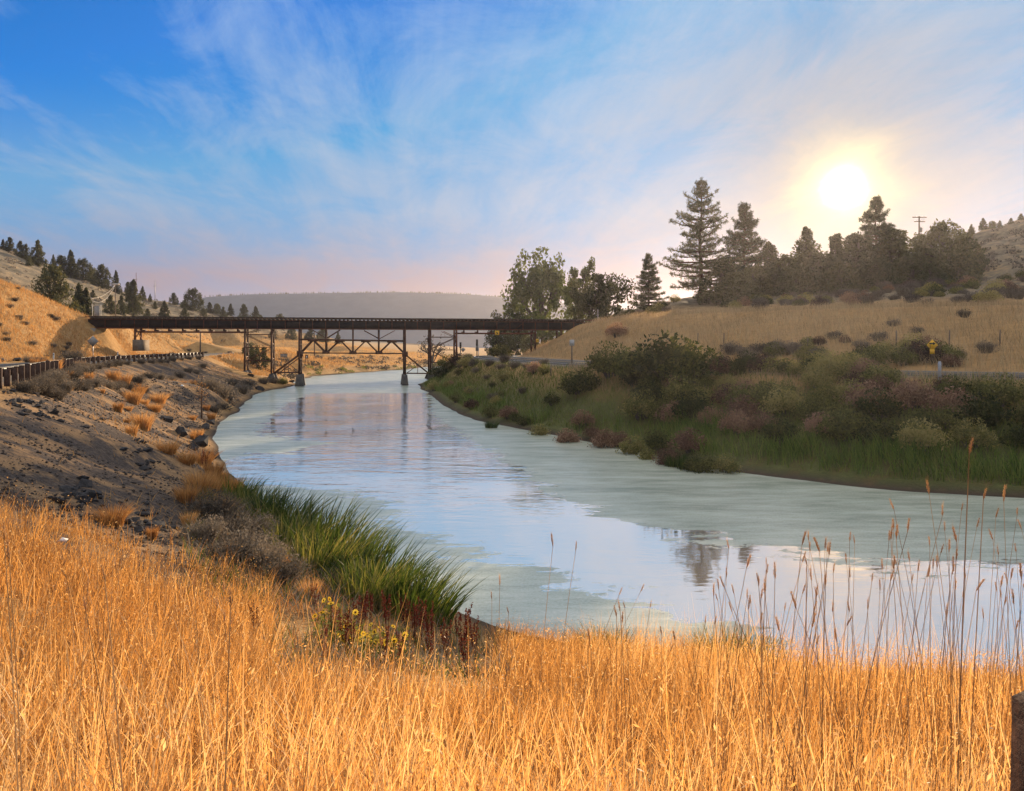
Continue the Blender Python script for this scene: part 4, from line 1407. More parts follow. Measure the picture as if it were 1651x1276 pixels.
def juniper(H, R, n=70, pts_=46, size=0.17, cone=0.75, low=0.06):
    tr, cr = MB(), MB()
    limb(tr, (0, 0, -0.4), (rng.normal(0, .05) * H, rng.normal(0, .05) * H, H * 0.86), H * 0.026, 0.02, 0.02 * H, 7, 5)
    C = []
    for i in range(n):
        t = low + (0.97 - low) * rng.random() ** 1.2
        r = R * (1 - t ** 1.5) ** cone * (0.12 + 0.95 * rng.random() ** 0.7)
        a = rng.random() * 2 * PI
        c = np.array([r * math.cos(a), r * math.sin(a), t * H])
        if i % 3 == 0:
            tr.tube([(0, 0, t * H * 0.72), tuple(c * np.array([0.5, 0.5, 0.9])), tuple(c)], [0.02 * R, 0.015 * R, 0.01], 4, False)
        q = ball(pts_, 1.0, 0.2) * np.array([0.20, 0.20, 0.30]) * R * (0.7 + 0.6 * rng.random()) * (1.15 - 0.45 * t)
        C.append(c + q)
    # leader
    m = 60
    tt = rng.random(m)
    C.append(np.stack([rng.normal(0, 0.06 * R, m) * (1.2 - tt), rng.normal(0, 0.06 * R, m) * (1.2 - tt), H * (0.82 + 0.20 * tt)], -1))
    C = np.concatenate(C)
    put4(cr, leaves(C, size, 0.42, 0.6))
    return tr.mesh('trunk', True), cr.mesh('crown')


def broadleaf(H, R, n=60, pts_=60, size=0.16, low=0.2, sparse=1.0, squash=1.0):
    tr, cr = MB(), MB()
    limb(tr, (0, 0, -0.4), (0.03 * H, 0.02 * H, H * 0.5), H * 0.03, H * 0.018, 0.01 * H, 8, 4)
    top = np.array([0.03 * H, 0.02 * H, H * 0.5])
    tips = []
    for k in range(8):
        a = 2 * PI * k / 8 + rng.random() * 0.6
        rr = R * (0.45 + 0.4 * rng.random())
        tip = np.array([rr * math.cos(a), rr * math.sin(a), H * (0.55 + 0.42 * rng.random())])
        st = top * (0.35 + 0.6 * rng.random())
        limb(tr, st, tip, H * 0.013, 0.02, 0.03 * H, 5, 4)
        tips.append(tip)
    C = []
    for i in range(n):
        if i < 24:
            c = tips[i % 8] + rng.normal(0, 0.16 * R, 3)
        else:
            d = ball(1, 1.0, 0.55)[0]
            c = np.array([d[0] * R, d[1] * R, H * (low + (1 - low) * 0.5) + d[2] * H * (1 - low) * 0.5 * squash])
            if rng.random() < 0.25: c *= np.array([0.6, 0.6, 1.0])
        q = ball(int(pts_ * (0.6 + 0.8 * rng.random()) * sparse), 1.0, 0.15) * R * (0.15 + 0.14 * rng.random())
        C.append(c + q)
    C = np.concatenate(C)
    C = C[C[:, 2] > 0.06 * H]
    put4(cr, leaves(C, size, 0.6, 0.2))
    return tr.mesh('trunk', True), cr.mesh('crown')


def shrub(n=1500, size=0.06, lobes=9, flat_=0.8, blade=0):
    """unit shrub, 1 wide radius and about 1.2 high: (stems mesh, foliage mesh)"""
    st, fo = MB(), MB()
    C = []
    for k in range(lobes):
        a = rng.random() * 2 * PI; r = 0.62 * rng.random() ** 0.6
        c = np.array([r * math.cos(a), r * math.sin(a), flat_ * (0.40 + 0.42 * rng.random()) * (1.15 - 0.45 * r)])
        st.tube([(0.1 * math.cos(a), 0.1 * math.sin(a), -0.15), tuple(c * np.array([0.6, 0.6, 0.6])), tuple(c)], [0.03, 0.02, 0.008], 4, False)
        q = ball(n // lobes, 1.0, 0.35) * np.array([0.42, 0.42, 0.36]) * (0.75 + 0.5 * rng.random()) * (9 / lobes) ** 0.5
        C.append(c + q)
    # sprays that break the outline
    m = n // 5
    d = rng.normal(size=(m, 3)); d[:, 2] = np.abs(d[:, 2]) + 0.25; d /= np.linalg.norm(d, axis=1)[:, None]
    C.append(d * np.array([0.95, 0.95, 1.12 * flat_ + 0.12]) * (0.82 + 0.3 * rng.random(m))[:, None])
    C = np.concatenate(C)
    C = C[C[:, 2] > 0.0]
    put4(fo, leaves(C, size, 0.5, 0.5))
    if blade:
        a = rng.random(blade) * 2 * PI; r = rng.random(blade) ** 0.5 * 0.7
        Pt = np.stack([r * np.cos(a) * 0.5, r * np.sin(a) * 0.5, np.zeros(blade)], -1)
        ln = np.stack([np.cos(a) * r * 0.9, np.sin(a) * r * 0.9], -1)
        put4(fo, blades(Pt, (0.7 + 0.5 * rng.random(blade)) * flat_ * 1.1, np.full(blade, 0.02), ln, 2))
    return st.mesh('stems', True), fo.mesh('foliage')


def tussock(n=420, w=0.02, spread=0.45, lean_=0.5, seg=3, lx=0.0):
    """unit tussock about 1 high"""
    fo = MB()
    a = rng.random(n) * 2 * PI; r = rng.random(n) ** 0.6 * spread
    Pt = np.stack([r * np.cos(a), r * np.sin(a), np.full(n, -0.05)], -1)
    k = lean_ * (0.3 + 0.9 * rng.random(n))
    ln = np.stack([np.cos(a) * k + lx, np.sin(a) * k], -1)
    put4(fo, blades(Pt, 0.55 + 0.5 * rng.random(n), np.full(n, w) * (0.7 + 0.6 * rng.random(n)), ln, seg))
    return fo.mesh('leaves')


def plant(name, parts, x, y, label, cat, group=None, sc=1.0, z=None, sink=0.0):
    """place a plant whose parts share mesh data; parts = [(part name, mesh, material)]"""
    z = g1(x, y) if z is None else z
    t = thing(name, label, cat, (x, y, z - sink), rng.random() * 6.28, group, sc)
    for nm, me_, mt in parts:
        o = link(nm, me_, M[mt], t)
        if nm in ('seeds', 'foliage', 'leaves'): o['kind'] = 'stuff'
    return t


# ------------------------------------------------------------------ trees
J = [juniper(1.0, 0.36, 110, 44, 0.027, 0.8), juniper(1.0, 0.42, 120, 44, 0.027, 0.62), juniper(1.0, 0.30, 105, 44, 0.026, 0.9), juniper(1.0, 0.50, 140, 44, 0.027, 0.5), juniper(1.0, 0.40, 115, 44, 0.027, 0.7)]
JP = [[('trunk', a, 'bark_grey'), ('crown', b, 'juniper')] for a, b in J]


def tree_at(px, Y, ptop, label, parts, name='juniper_tree', cat='tree', group=None, wide=1.0, Hmin=1.0, pbase=None):
    x = X(px, Y); z = g1(x, Y)
    top = EYE + (HZ - ptop) / F * Y
    H = max(Hmin, top - z)
    if pbase is not None:
        H = max(H, (pbase - ptop) / F * Y); z = top - H
    t = thing(name, label, cat, (x, Y, z), rng.random() * 6.28, group, (H * wide, H * wide, H))
    for nm, me_, mt in parts:
        link(nm, me_, M[mt], t)
    return t


pin = ponderosa(20.5, 7.4, 0.13, 36, 5, 1.15)
x, Y = X(1130, 127), 127.0
z = g1(x, Y)
Hh = EYE + (HZ - 288) / F * Y - z
t = thing('ponderosa_pine', 'tallest pine tree with open drooping branches on the right hill', 'tree', (x, Y, z), 0.6, None, Hh / 20.5)
link('trunk', pin[0], M['bark'], t); link('crown', pin[1], M['pine'], t)
p2 = ponderosa(15.0, 5.2, 0.05, 34, 6, 1.5)
for px, Y, yt, lab, rz in ((1200, 134, 329, 'pointed second tallest pine just right of the tallest pine', 0.3), (1046, 137, 410, 'small open pine standing apart left of the tallest pine', 2.0), (1412, 137, 319, 'tall pine with ragged tip just below and right of the sun', 4.0)):
    x = X(px, Y); z = g1(x, Y); H = EYE + (HZ - yt) / F * Y - z
    t = thing('pine_tree', lab, 'tree', (x, Y, z), rz, None, H / 15.0)
    link('trunk', p2[0], M['bark'], t); link('crown', p2[1], M['pine'], t)
right_j = [(1165, 124, 418, 'dark juniper tucked against the tallest pine trunk', 1, 1.0), (1240, 139, 392, 'juniper with a pointed top between two taller pines', 2, 0.9), (1268, 136, 412, 'low broad juniper left of the pointed one below the sun', 3, 0.9),
           (1300, 139, 369, 'pointed juniper directly left below the sun', 2, 0.85), (1348, 141, 379, 'juniper directly beneath the sun', 0, 0.8), (1325, 132, 410, 'broad low juniper in front of two pointed ones under the sun', 3, 0.9),
           (1380, 132, 380, 'wide juniper crowding the left side of the ragged pine', 1, 0.9), (1440, 134, 372, 'wide juniper crowding the right side of the ragged pine', 1, 1.0), (1486, 140, 380, 'rounded juniper below the utility pole', 3, 0.75),
           (1522, 131, 360, 'large rounded juniper with bare lower limbs right of the utility pole', 3, 0.72), (1555, 138, 378, 'rounded juniper at the right end of the tree line', 1, 0.85), (1215, 128, 430, 'dense dark juniper below the second tallest pine', 3, 0.9), (1470, 128, 410, 'dark low juniper in front of the tree line', 3, 0.9), (1285, 130, 428, 'low dark juniper filling the gap left of the sun', 3, 1.0), (1415, 126, 418, 'low dark juniper in front of the ragged pine', 3, 1.0), (1355, 127, 425, 'low dark juniper straight below the sun', 3, 1.0), (1500, 126, 425, 'low spreading juniper at the right before the tree line', 3, 1.0), (1190, 122, 440, 'low dark juniper before the second tallest pine', 3, 1.0), (1545, 130, 410, 'low juniper at the right corner of the tree line', 3, 1.0), (1248, 127, 432, 'low juniper between the second tallest pine and the sun', 3, 1.0)]
for px, Y, yt, lab, k, wd in right_j:
    tree_at(px, Y, yt, lab, JP[k], group='trees along the right skyline', wide=wd * 1.45)
for px, Y, yt in ((1585, 172, 352), (1612, 171, 356), (1600, 173, 357), (1646, 170, 345), (1566, 172, 362), (1630, 172, 352)):
    tree_at(px, Y, yt, 'small juniper on the bare crest of the right hill', JP[int(rng.integers(0, 5))], group='junipers on the right crest', wide=1.2)
bl1 = [broadleaf(1, 0.46, 105, 70, 0.021, 0.10), broadleaf(1, 0.36, 80, 62, 0.021, 0.10), broadleaf(1, 0.52, 64, 70, 0.026, 0.05)]
BP = [[('trunk', a, 'bark_grey'), ('crown', b, 'poplar')] for a, b in bl1]
tree_at(872, 190, 420, 'big leafy poplar above the right end of the bridge', BP[0], 'poplar_tree', wide=0.80)
tree_at(934, 165, 428, 'slimmer loose poplar right of the big leafy poplar', BP[1], 'poplar_tree', wide=0.66)
tree_at(980, 142, 442, 'dark dense round tree between the poplars and the small pine', [('trunk', bl1[2][0], 'bark_grey'), ('crown', bl1[2][1], 'juniper')], 'round_tree', wide=0.95, pbase=522)
tree_at(950, 143, 455, 'dark round tree behind the pale pole at the bridge end', [('trunk', bl1[2][0], 'bark_grey'), ('crown', bl1[2][1], 'juniper')], 'round_tree', wide=0.8, pbase=525)
for px, Y, yt, yb, lab, wd, k in ((818, 175, 505, 560, 'small round tree peeking above the bridge deck', 0.9, 2), (800, 165, 533, 580, 'dark tree under the right bridge span', 0.8, 2), (832, 160, 538, 582, 'dark tree under the bridge behind the yellow sign', 0.9, 2), (856, 150, 541, 578, 'dark tree under the bridge end beside the embankment', 0.9, 2)):
    tree_at(px, Y, yt, lab, [('trunk', bl1[k][0], 'bark_grey'), ('crown', bl1[k][1], 'poplar')], 'round_tree', wide=wd, pbase=yb)
sp = broadleaf(1, 0.42, 46, 30, 0.022, 0.15, 0.5)
tree_at(697, 205, 543, 'thin half bare tree seen between the bridge legs over the water', [('trunk', sp[0], 'bark_grey'), ('crown', sp[1], 'sage_dark')], 'bare_tree', wide=0.95, pbase=592)
tree_at(414, 134, 560, 'dark green bushy tree behind the left bridge tower', BP[2], 'round_tree', wide=0.85, pbase=605)
tree_at(404, 150, 553, 'round tree behind the left bridge tower nearest the road', BP[2], 'round_tree', wide=0.8, pbase=590)
# junipers of the left hill
left_j = [(16, 262, 383, 1.1), (33, 262, 389, .8), (42, 263, 394, .8), (61, 258, 388, 1.15), (86, 272, 411, .8), (46, 240, 415, 1.2), (98, 262, 413, 1.2), (114, 262, 404, .9), (134, 268, 418, 1.0), (149, 275, 432, .9), (165, 268, 428, 1.1), (187, 285, 437, .7),
          (178, 215, 476, 1.1), (196, 222, 477, .8), (215, 235, 452, .95), (206, 295, 455, .9), (230, 300, 462, .8), (242, 305, 474, .9), (280, 318, 473, 1.0), (311, 318, 466, 1.0), (298, 322, 480, .9), (338, 335, 488, 1.0), (350, 340, 490, 1), (372, 345, 490, 1.0), (393, 350, 491, 1.0), (412, 355, 494, 1.0),
          (420, 362, 508, 1.0), (452, 388, 508, 1.1), (150, 235, 470, 1.2), (265, 250, 486, 1.0), (250, 262, 491, 1.0), (298, 262, 497, 1.0), (238, 240, 498, 1.1), (5, 262, 386, 1.0), (360, 330, 495, 1.0), (328, 300, 497, 1.0), (440, 300, 531, 1.2), (545, 330, 536, 1.0), (520, 330, 530, 1.0), (470, 310, 527, 1.1), (500, 322, 528, 1.2)]
for px, Y, yt, wd in left_j:
    tree_at(px, Y, yt, 'juniper scattered over the hazy hillside behind the left end of the bridge', JP[int(rng.integers(0, 5))], group='junipers on the far left hill', wide=wd, Hmin=2.5)
bigj = juniper(1.0, 0.42, 110, 60, 0.022, 0.55)
tree_at(84, 128, 430, 'big dark juniper behind the crest of the golden hill', [('trunk', bigj[0], 'bark_grey'), ('crown', bigj[1], 'juniper')], wide=0.85, pbase=500)
tree_at(127, 138, 459, 'narrow dark juniper left of its twin above the bridge end', JP[2], wide=0.8, pbase=508)
tree_at(138, 139, 466, 'narrow dark juniper right of its twin above the bridge end', JP[2], wide=0.8, pbase=508)

# ------------------------------------------------------------------ shrubs
SH = [shrub(2400, 0.056, 15), shrub(2400, 0.054, 17, 0.95), shrub(2400, 0.058, 14, 0.7), shrub(2300, 0.058, 16, 0.85)]
SG = [shrub(900, 0.045, 8, 0.7, 500), shrub(900, 0.045, 9, 0.6, 500), shrub(800, 0.045, 7, 0.8, 600)]


def sh(k, mt):
    s = (SH if k < 4 else SG)[k % 4]
    return [('stems', s[0], 'bark_grey'), ('foliage', s[1], mt)]


# right bank: (px, Y, scale, material, label)
rb = [(935, 60, 1.9, 'willow', 'round very dark bush at the left end of the right bank thicket'), (985, 60, 2.2, 'willow', 'dark green bush right of the round dark one'), (1030, 57, 2.6, 'willow', 'tall dark green bush in the middle of the right thicket'), (1075, 54.5, 3.1, 'willow', 'tallest bush of the right thicket'),
      (1120, 52, 2.5, 'willow', 'olive bush just right of the tallest thicket bush'), (995, 100, 1.75, 'rose', 'solitary dark purple bush on the grassy embankment')]
for px, Y, s_, mt, lab in rb:
    x = X(px, Y)
    plant('bush', sh(int(rng.integers(0, 4)), mt), x, Y, lab, 'bush', None, s_, None, 0.1)
road_near = [p for p in offset(ROAD_R, 4.2)]
k = 0
spots = []
for i in range(4000):
    px = rng.uniform(1020, 1700); Y = rng.uniform(33, 58); x = X(px, Y)
    ds = float(segdist(np.array([x]), np.array([Y]), SHORE_R)[0]); dr = float(segdist(np.array([x]), np.array([Y]), ROAD_R)[0])
    z = g1(x, Y)
    if z < 0.8 or ds < 3.6 or dr < 6.2 or x > 30: continue
    if any((x - a) ** 2 + (Y - c) ** 2 < (1.25) ** 2 for a, c in spots): continue
    spots.append((x, Y))
    if len(spots) >= 95: break
for x, Y in spots:
    u = rng.random()
    red = (x > 9) and rng.random() < 0.22
    dr = float(segdist(np.array([x]), np.array([Y]), ROAD_R)[0])
    s_ = rng.uniform(0.95, 1.6) * (0.75 if dr < 7.5 else 1.0)
    plant('bush', sh(int(rng.integers(0, 4)), 'rose' if red else ('willow' if u < 0.85 else 'yellow_green')), x, Y, 'reddish bush in the thicket on the right bank' if red else ('olive green bush in the thicket on the right bank' if u < 0.85 else 'yellowish bush in the thicket on the right bank'), 'bush', ('reddish' if red else 'olive' if u < 0.85 else 'yellowish') + ' bushes of the right bank thicket', s_, None, 0.1)
# low bushes near the right bridge legs and along the green slope
for px, py, Y, s_, mt, lab in ((708, 0, 112, 1.9, 'rose', 'dark purple bush right at the waterside leg of the bridge'), (722, 0, 114, 2.0, 'rose', 'dark purple bush second from the waterside leg'), (738, 0, 112, 1.8, 'rose', 'dark purple bush in front of the bridge leg on the right bank'), (752, 0, 106, 1.5, 'willow', 'green bush on the bank in front of the signal posts'),
                               (700, 0, 104, 1.2, 'willow', 'low green bush at the water in front of the purple bushes'), (806, 0, 128, 2.3, 'yellow_green', 'bright yellow green bush under the bridge beside the road')):
    plant('bush', sh(int(rng.integers(0, 4)), mt), X(px, Y), Y, lab, 'bush', None, s_, None, 0.1)
for i in range(26):
    Y = rng.uniform(66, 108); t_ = rng.random()
    px = np.interp(Y, [66, 80, 95, 108], [870, 815, 780, 745]) + rng.uniform(-55, 45)
    x = X(px, Y)
    if float(segdist(np.array([x]), np.array([Y]), ROAD_R)[0]) < 5.2 or g1(x, Y) < 0.6: continue
    u = rng.random()
    plant('sagebrush', sh(4 + int(rng.integers(0, 3)), 'sage_dark') if u < 0.55 else sh(int(rng.integers(0, 4)), 'willow'), x, Y, 'grey sagebrush on the green slope below the right road' if u < 0.55 else 'low green bush on the slope below the right road', 'bush', 'grey sagebrush below the right road' if u < 0.55 else 'green bushes below the right road', rng.uniform(0.5, 1.0))
for p in resample([q for q in offset(ROAD_R, -5.3) if 72 < q[1] < 118], 2.4):
    x, y = p[0] + rng.normal(0, .5), p[1] + rng.normal(0, .7)
    plant('sagebrush', sh(4 + int(rng.integers(0, 3)), 'sage_dark'), x, y, 'grey sagebrush at the river side of the right road before the bridge', 'bush', 'sagebrush lining the right road', rng.uniform(0.65, 1.05))
# sagebrush on the right embankment and under the skyline trees
for px, py, Y, s_ in ((1225, 0, 66, 1.2), (1255, 0, 64, 1.0), (1200, 0, 66, 1.1), (1180, 0, 68, 1.2), (1280, 0, 63, 1.3), (1320, 0, 60, 1.0), (1390, 0, 60, .9), (1240, 0, 59, 1.1), (1215, 0, 60, 1.2), (1300, 0, 56, 1.0), (1345, 0, 67, .9), (1440, 0, 70, .9), (1480, 0, 66, .8), (1160, 0, 63, 1.1), (1410, 0, 56.5, 1.0), (1555, 0, 70, .8), (1590, 0, 54.5, .9), (1460, 0, 54, .7), (1545, 0, 53, .8)):
    plant('sagebrush', sh(4 + int(rng.integers(0, 3)), 'sage_dark'), X(px, Y), Y, 'dark sagebrush in the dry grass of the right embankment', 'bush', 'sagebrush on the right embankment', s_, None, 0.05)
for i in range(30):
    px = rng.normal(1250, 80); Y = rng.uniform(57, 68)
    x = X(px, Y)
    if segdist(np.array([x]), np.array([Y]), ROAD_R)[0] < 6.5: continue
    plant('sagebrush', sh(4 + int(rng.integers(0, 3)), 'sage_dark') if i % 2 else sh(int(rng.integers(0, 4)), 'rose'), x, Y, 'dark brush in the patch low on the right embankment', 'bush', 'brush patch low on the right embankment', rng.uniform(0.6, 1.1), None, 0.05)
for i in range(190):
    px = rng.uniform(990, 1690); Y = rng.uniform(96, 136) - max(0, px - 1200) * 0.03
    x = X(px, Y)
    if g1(x, Y) < 10.9 or segdist(np.array([x]), np.array([Y]), CREST_R)[0] < 5: continue
    u = rng.random()
    plant('bush', sh(4 + int(rng.integers(0, 3)), 'sage_dark') if u < 0.6 else sh(int(rng.integers(0, 4)), 'rose'), x, Y, 'grey brown scrub bush under the trees of the right hill' if u < 0.6 else 'dark reddish scrub bush under the trees of the right hill', 'bush', ('grey' if u < 0.6 else 'reddish') + ' scrub under the right skyline trees', rng.uniform(0.8, 1.7), None, 0.1)
# the left side: rabbitbrush under the guardrail
lb = [(40, 30.5, 0.62, 'sage', 'greenish rabbitbrush beside the nearest guardrail posts'), (66, 32, 0.7, 'sage', 'tan rabbitbrush second from the nearest guardrail posts'), (90, 33, 0.7, 'sage', 'tan rabbitbrush third from the nearest guardrail posts'), (118, 40, 0.75, 'sage', 'spiky tan rabbitbrush below the diamond sign'), (150, 45, 0.8, 'sage', 'rabbitbrush straight below the diamond sign post')]
for px, Y, s_, mt, lab in lb:
    plant('rabbitbrush', sh(4 + int(rng.integers(0, 3)), mt), X(px, Y), Y, lab, 'bush', None, s_, None, 0.05)
rp = [p for p in offset(posts, 1.15) if 29.5 < p[1] < 112]
for i, p in enumerate(rp):
    if i % 2 and p[1] > 60: continue
    x, y = p[0] + rng.normal(0, .15), p[1] + rng.normal(0, .3)
    plant('rabbitbrush', sh(4 + int(rng.integers(0, 3)), 'sage'), x, y, 'tan rabbitbrush close in front of the guardrail posts', 'bush', 'rabbitbrush in front of the guardrail posts', rng.uniform(0.55, 0.85), None, 0.05)
for px, Y, s_ in ((172, 50, .8), (186, 53, .8), (205, 56, .8), (222, 62, .8), (240, 66, .8), (258, 70, .8), (276, 76, .85), (290, 82, .8), (303, 90, .8), (316, 96, .8), (328, 104, .8), (105, 37, .6), (135, 42, .6), (196, 50, .6), (232, 60, .6)):
    x = X(px, Y)
    d = float(segdist(np.array([x]), np.array([Y]), RAIL)[0])
    plant('rabbitbrush', sh(4 + int(rng.integers(0, 3)), 'sage'), x, Y, 'tan rabbitbrush along the foot of the guardrail', 'bush', 'rabbitbrush along the guardrail', s_, None, 0.05)
for px, Y, s_, lab in ((118, 84, 1.5, 'spreading dark sagebrush on the golden hill above the sign'), (45, 80, .8, 'small green bush at the foot of the golden hill beside the rocks'), (66, 80, .7, 'small green bush second from the left at the hill foot')):
    plant('sagebrush', sh(4 + int(rng.integers(0, 3)), 'sage_dark' if s_ > 1 else 'willow'), X(px, Y), Y, lab, 'bush', None, s_)
for i in range(46):
    px = rng.uniform(-10, 130); py_ = rng.random(); Y = rng.uniform(84, 106)
    if i > 22: px = rng.uniform(210, 380); Y = rng.uniform(124, 170)
    plant('sagebrush', sh(4 + int(rng.integers(0, 3)), 'sage_dark'), X(px, Y), Y, 'low dark sagebrush dotted over the golden hillside' if i <= 22 else 'low sagebrush on the dry slope beyond the bridge', 'bush', 'sagebrush on the golden hill' if i <= 22 else 'sagebrush beyond the bridge', rng.uniform(0.3, 0.75))
# scrub on the far hills (hazy mass)
def scatter_scrub(name, label, boxes, n, r0, r1, mat, cond=None):
    mb = MB(); c = 0
    for (px0, px1, Y0, Y1, m) in boxes:
        for i in range(m):
            Y = rng.uniform(Y0, Y1); x = X(rng.uniform(px0, px1), Y); z = g1(x, Y)
            if cond and not cond(x, Y, z): continue
            r = rng.uniform(r0, r1)
            q = ball(46, 1.0, 0.4) * np.array([r, r, r * 0.6]) + np.array([x, Y, z + r * 0.25])
            put4(mb, leaves(q, r * 0.22, 0.6, 0.4))
    return tag(link(name, mb.mesh(name), M[mat]), label, 'scrub', kind='stuff')


scatter_scrub('hill_scrub', 'grey scrub dotting the far left hillside', [(-20, 460, 190, 350, 420)], 0, 0.5, 1.2, 'sage_dark', lambda x, y, z: z > 8)
scatter_scrub('crest_scrub', 'scrub dotting the right hill slopes', [(1500, 1700, 125, 180, 120)], 0, 0.5, 1.1, 'sage_dark', lambda x, y, z: z > 12)
scatter_scrub('far_bank_scrub', 'grey purple brush along the far bank beyond the bridge', [(505, 700, 165, 260, 230), (440, 510, 135, 170, 30)], 0, 0.5, 1.1, 'sage_dark', lambda x, y, z: 0.2 < z < 3.2 and segdist(np.array([x]), np.array([y]), SHORE_L)[0] < 18)
scatter_scrub('far_bank_reeds', 'green reeds along the far waterline beyond the bridge', [(495, 720, 155, 262, 420)], 0, 0.4, 0.8, 'sedge', lambda x, y, z: z > 0.05 and segdist(np.array([x]), np.array([y]), SHORE_L)[0] < 3.2)
# mountain woods far off
mb = MB()
for i in range(260):
    px = rng.uniform(330, 840); A = (px - CX) / F * (MD + 8)
    zz = float(np.interp(px, [330, 400, 520, 640, 740, 830], [477, 473, 471, 469.5, 472, 479])); zz = (HZ - zz) / F * MD + 5
    h = rng.uniform(1.0, 2.6)
    mb.tube([(A, MD + 8, zz - 1), (A, MD + 8, zz + h * .5), (A, MD + 8, zz + h)], [h * .3, h * .25, 0.2], 5)
tag(link('ridge_forest', mb.mesh('ridge_forest'), M['juniper']), 'tiny trees along the crest of the far table mountain', 'forest', kind='stuff')

# ------------------------------------------------------------------ left bank: rocks, tufts, shrubs
rocks = []
for k in range(9):
    bm = bmesh.new()
    for i in range(16):
        d = rng.normal(size=3); d /= np.linalg.norm(d)
        bm.verts.new(d * np.array([1.0, 0.8, 0.62]) * rng.uniform(0.75, 1.0))
    bmesh.ops.convex_hull(bm, input=bm.verts)
    bmesh.ops.delete(bm, geom=[v for v in bm.verts if not v.link_faces], context='VERTS')
    m_ = bpy.data.meshes.new('rock'); bm.to_mesh(m_); bm.free()
    m_.materials.append(M['rock'])
    rocks.append(m_)


def rock(x, y, r, label, group=None, sink=0.25, name='rock'):
    o = link(name, rocks[int(rng.integers(0, 9))], M['rock'], None, (x, y, max(g1(x, y), -0.1) + r * 0.62 - r * sink * 2), rng.random() * 6.28, (r * rng.uniform(.9, 1.3), r * rng.uniform(.8, 1.1), r * rng.uniform(.7, 1.0)))
    o.rotation_euler = (rng.normal(0, .25), rng.normal(0, .25), rng.random() * 6.28)
    return tag(o, label, 'rock', group)


for px, py, r, lab in ((322, 722, 0.85, 'largest black boulder at the left waterline'), (290, 722, 0.6, 'black boulder just left of the largest waterline boulder'), (338, 735, 0.5, 'black rock touching the water below the largest boulder'), (308, 735, 0.45, 'black rock under the largest waterline boulder'),
                       (268, 716, 0.5, 'black rock upslope of the waterline boulders'), (418, 628, 0.95, 'big dark boulder at the water left of the bridge piers'), (405, 622, 0.8, 'dark boulder behind the big one left of the bridge piers'), (341, 680, 0.55, 'dark rock at the water below the bare sapling'), (330, 690, 0.5, 'second dark rock at the water below the bare sapling'), (470, 615, 0.6, 'dark rock at the foot of the left bridge pier')):
    for zt_ in (0.3,):
        x, y, _ = W(px, py, zt_)
        rock(x, y, r, lab, None, 0.22, 'boulder')
n_ = 0
tries = 0
while n_ < 95 and tries < 9000:
    tries += 1
    y = 15 + 60 * rng.random() ** 1.5; x = rng.uniform(-30, -3)
    if not inpoly(np.array([x]), np.array([y]), BANK_L)[0]: continue
    px = x / y * F + CX
    if px < -10: continue
    r = (0.07 + 0.16 * rng.random() ** 3) * (0.75 + y / 60)
    patch = float(fbm(np.array([x / 3.0]), np.array([y / 3.0]), 3)[0])
    if patch < 0.09: continue
    rock(x, y, r, 'loose dark rock lying on the left bank slope', 'loose rocks on the left bank')
    n_ += 1
for cx__, cy__, sx__, sy__, m__, z__, lab_, grp_ in ((50, 680, 60, 16, 46, 3.4, 'dark broken rock in the scree below the guardrail', 'scree below the guardrail'), (130, 800, 42, 22, 34, 2.8, 'dark rock in the black patch above the golden grass', 'black rock patch above the golden grass'), (245, 860, 40, 30, 26, 1.9, 'dark rock low on the bank beside the grey brush', 'rocks low on the bank'), (230, 745, 35, 18, 18, 2.0, 'dark rock in the scree above the waterline boulders', 'scree above the waterline boulders')):
    for i in range(m__):
        x, y, _ = W(cx__ + rng.normal(0, sx__ * .5), cy__ + rng.normal(0, sy__ * .5), z__)
        if y < 13 or not inpoly(np.array([x]), np.array([y]), BANK_L)[0]: continue
        rock(x, y, rng.uniform(0.07, 0.24), lab_, grp_)
for i in range(34):
    px = rng.choice([8, 25, 55, 65, 72, 98, 108]) + rng.normal(0, 5); Y = 77 + rng.uniform(0, 3) + px * 0.09
    rock(X(px, Y), Y, rng.uniform(0.25, 0.6), 'dark rock of the outcrop along the foot of the golden hill', 'rock outcrop at the hill foot')
# gravel
mb = MB()
n_ = 60000
y = 14.5 + 75 * rng.random(n_) ** 1.8; x = -30 + rng.random(n_) * 30
ok = inpoly(x, y, BANK_L)
x, y = x[ok], y[ok]
pt = fbm(x / 2.2, y / 2.2, 3)
ok = (pt > 0.0) | (rng.random(len(x)) < 0.25)
x, y = x[ok], y[ok]
r = (0.010 + 0.035 * rng.random(len(x)) ** 3) * (0.7 + y / 35)
c = np.stack([x, y, gz(x, y) + r * 0.25], -1)
oct_ = np.array([(1, 0, 0), (0, 1, 0), (-1, 0, 0), (0, -1, 0), (0, 0, 0.7), (0, 0, -0.6)])
V = c[:, None, :] + (oct_[None] * (0.7 + 0.6 * rng.random((len(x), 6, 3)))) * r[:, None, None]
T = (np.arange(len(x)) * 6)[:, None, None] + np.array([(0, 1, 4), (1, 2, 4), (2, 3, 4), (3, 0, 4), (1, 0, 5), (2, 1, 5), (3, 2, 5), (0, 3, 5)])[None]
mb.put(V.reshape(-1, 3), T.reshape(-1, 3), None, np.repeat(rng.random(len(x)), 6))
tag(link('gravel', mb.mesh('gravel'), M['gravel']), 'broken dark gravel covering the left bank', 'gravel', kind='stuff')
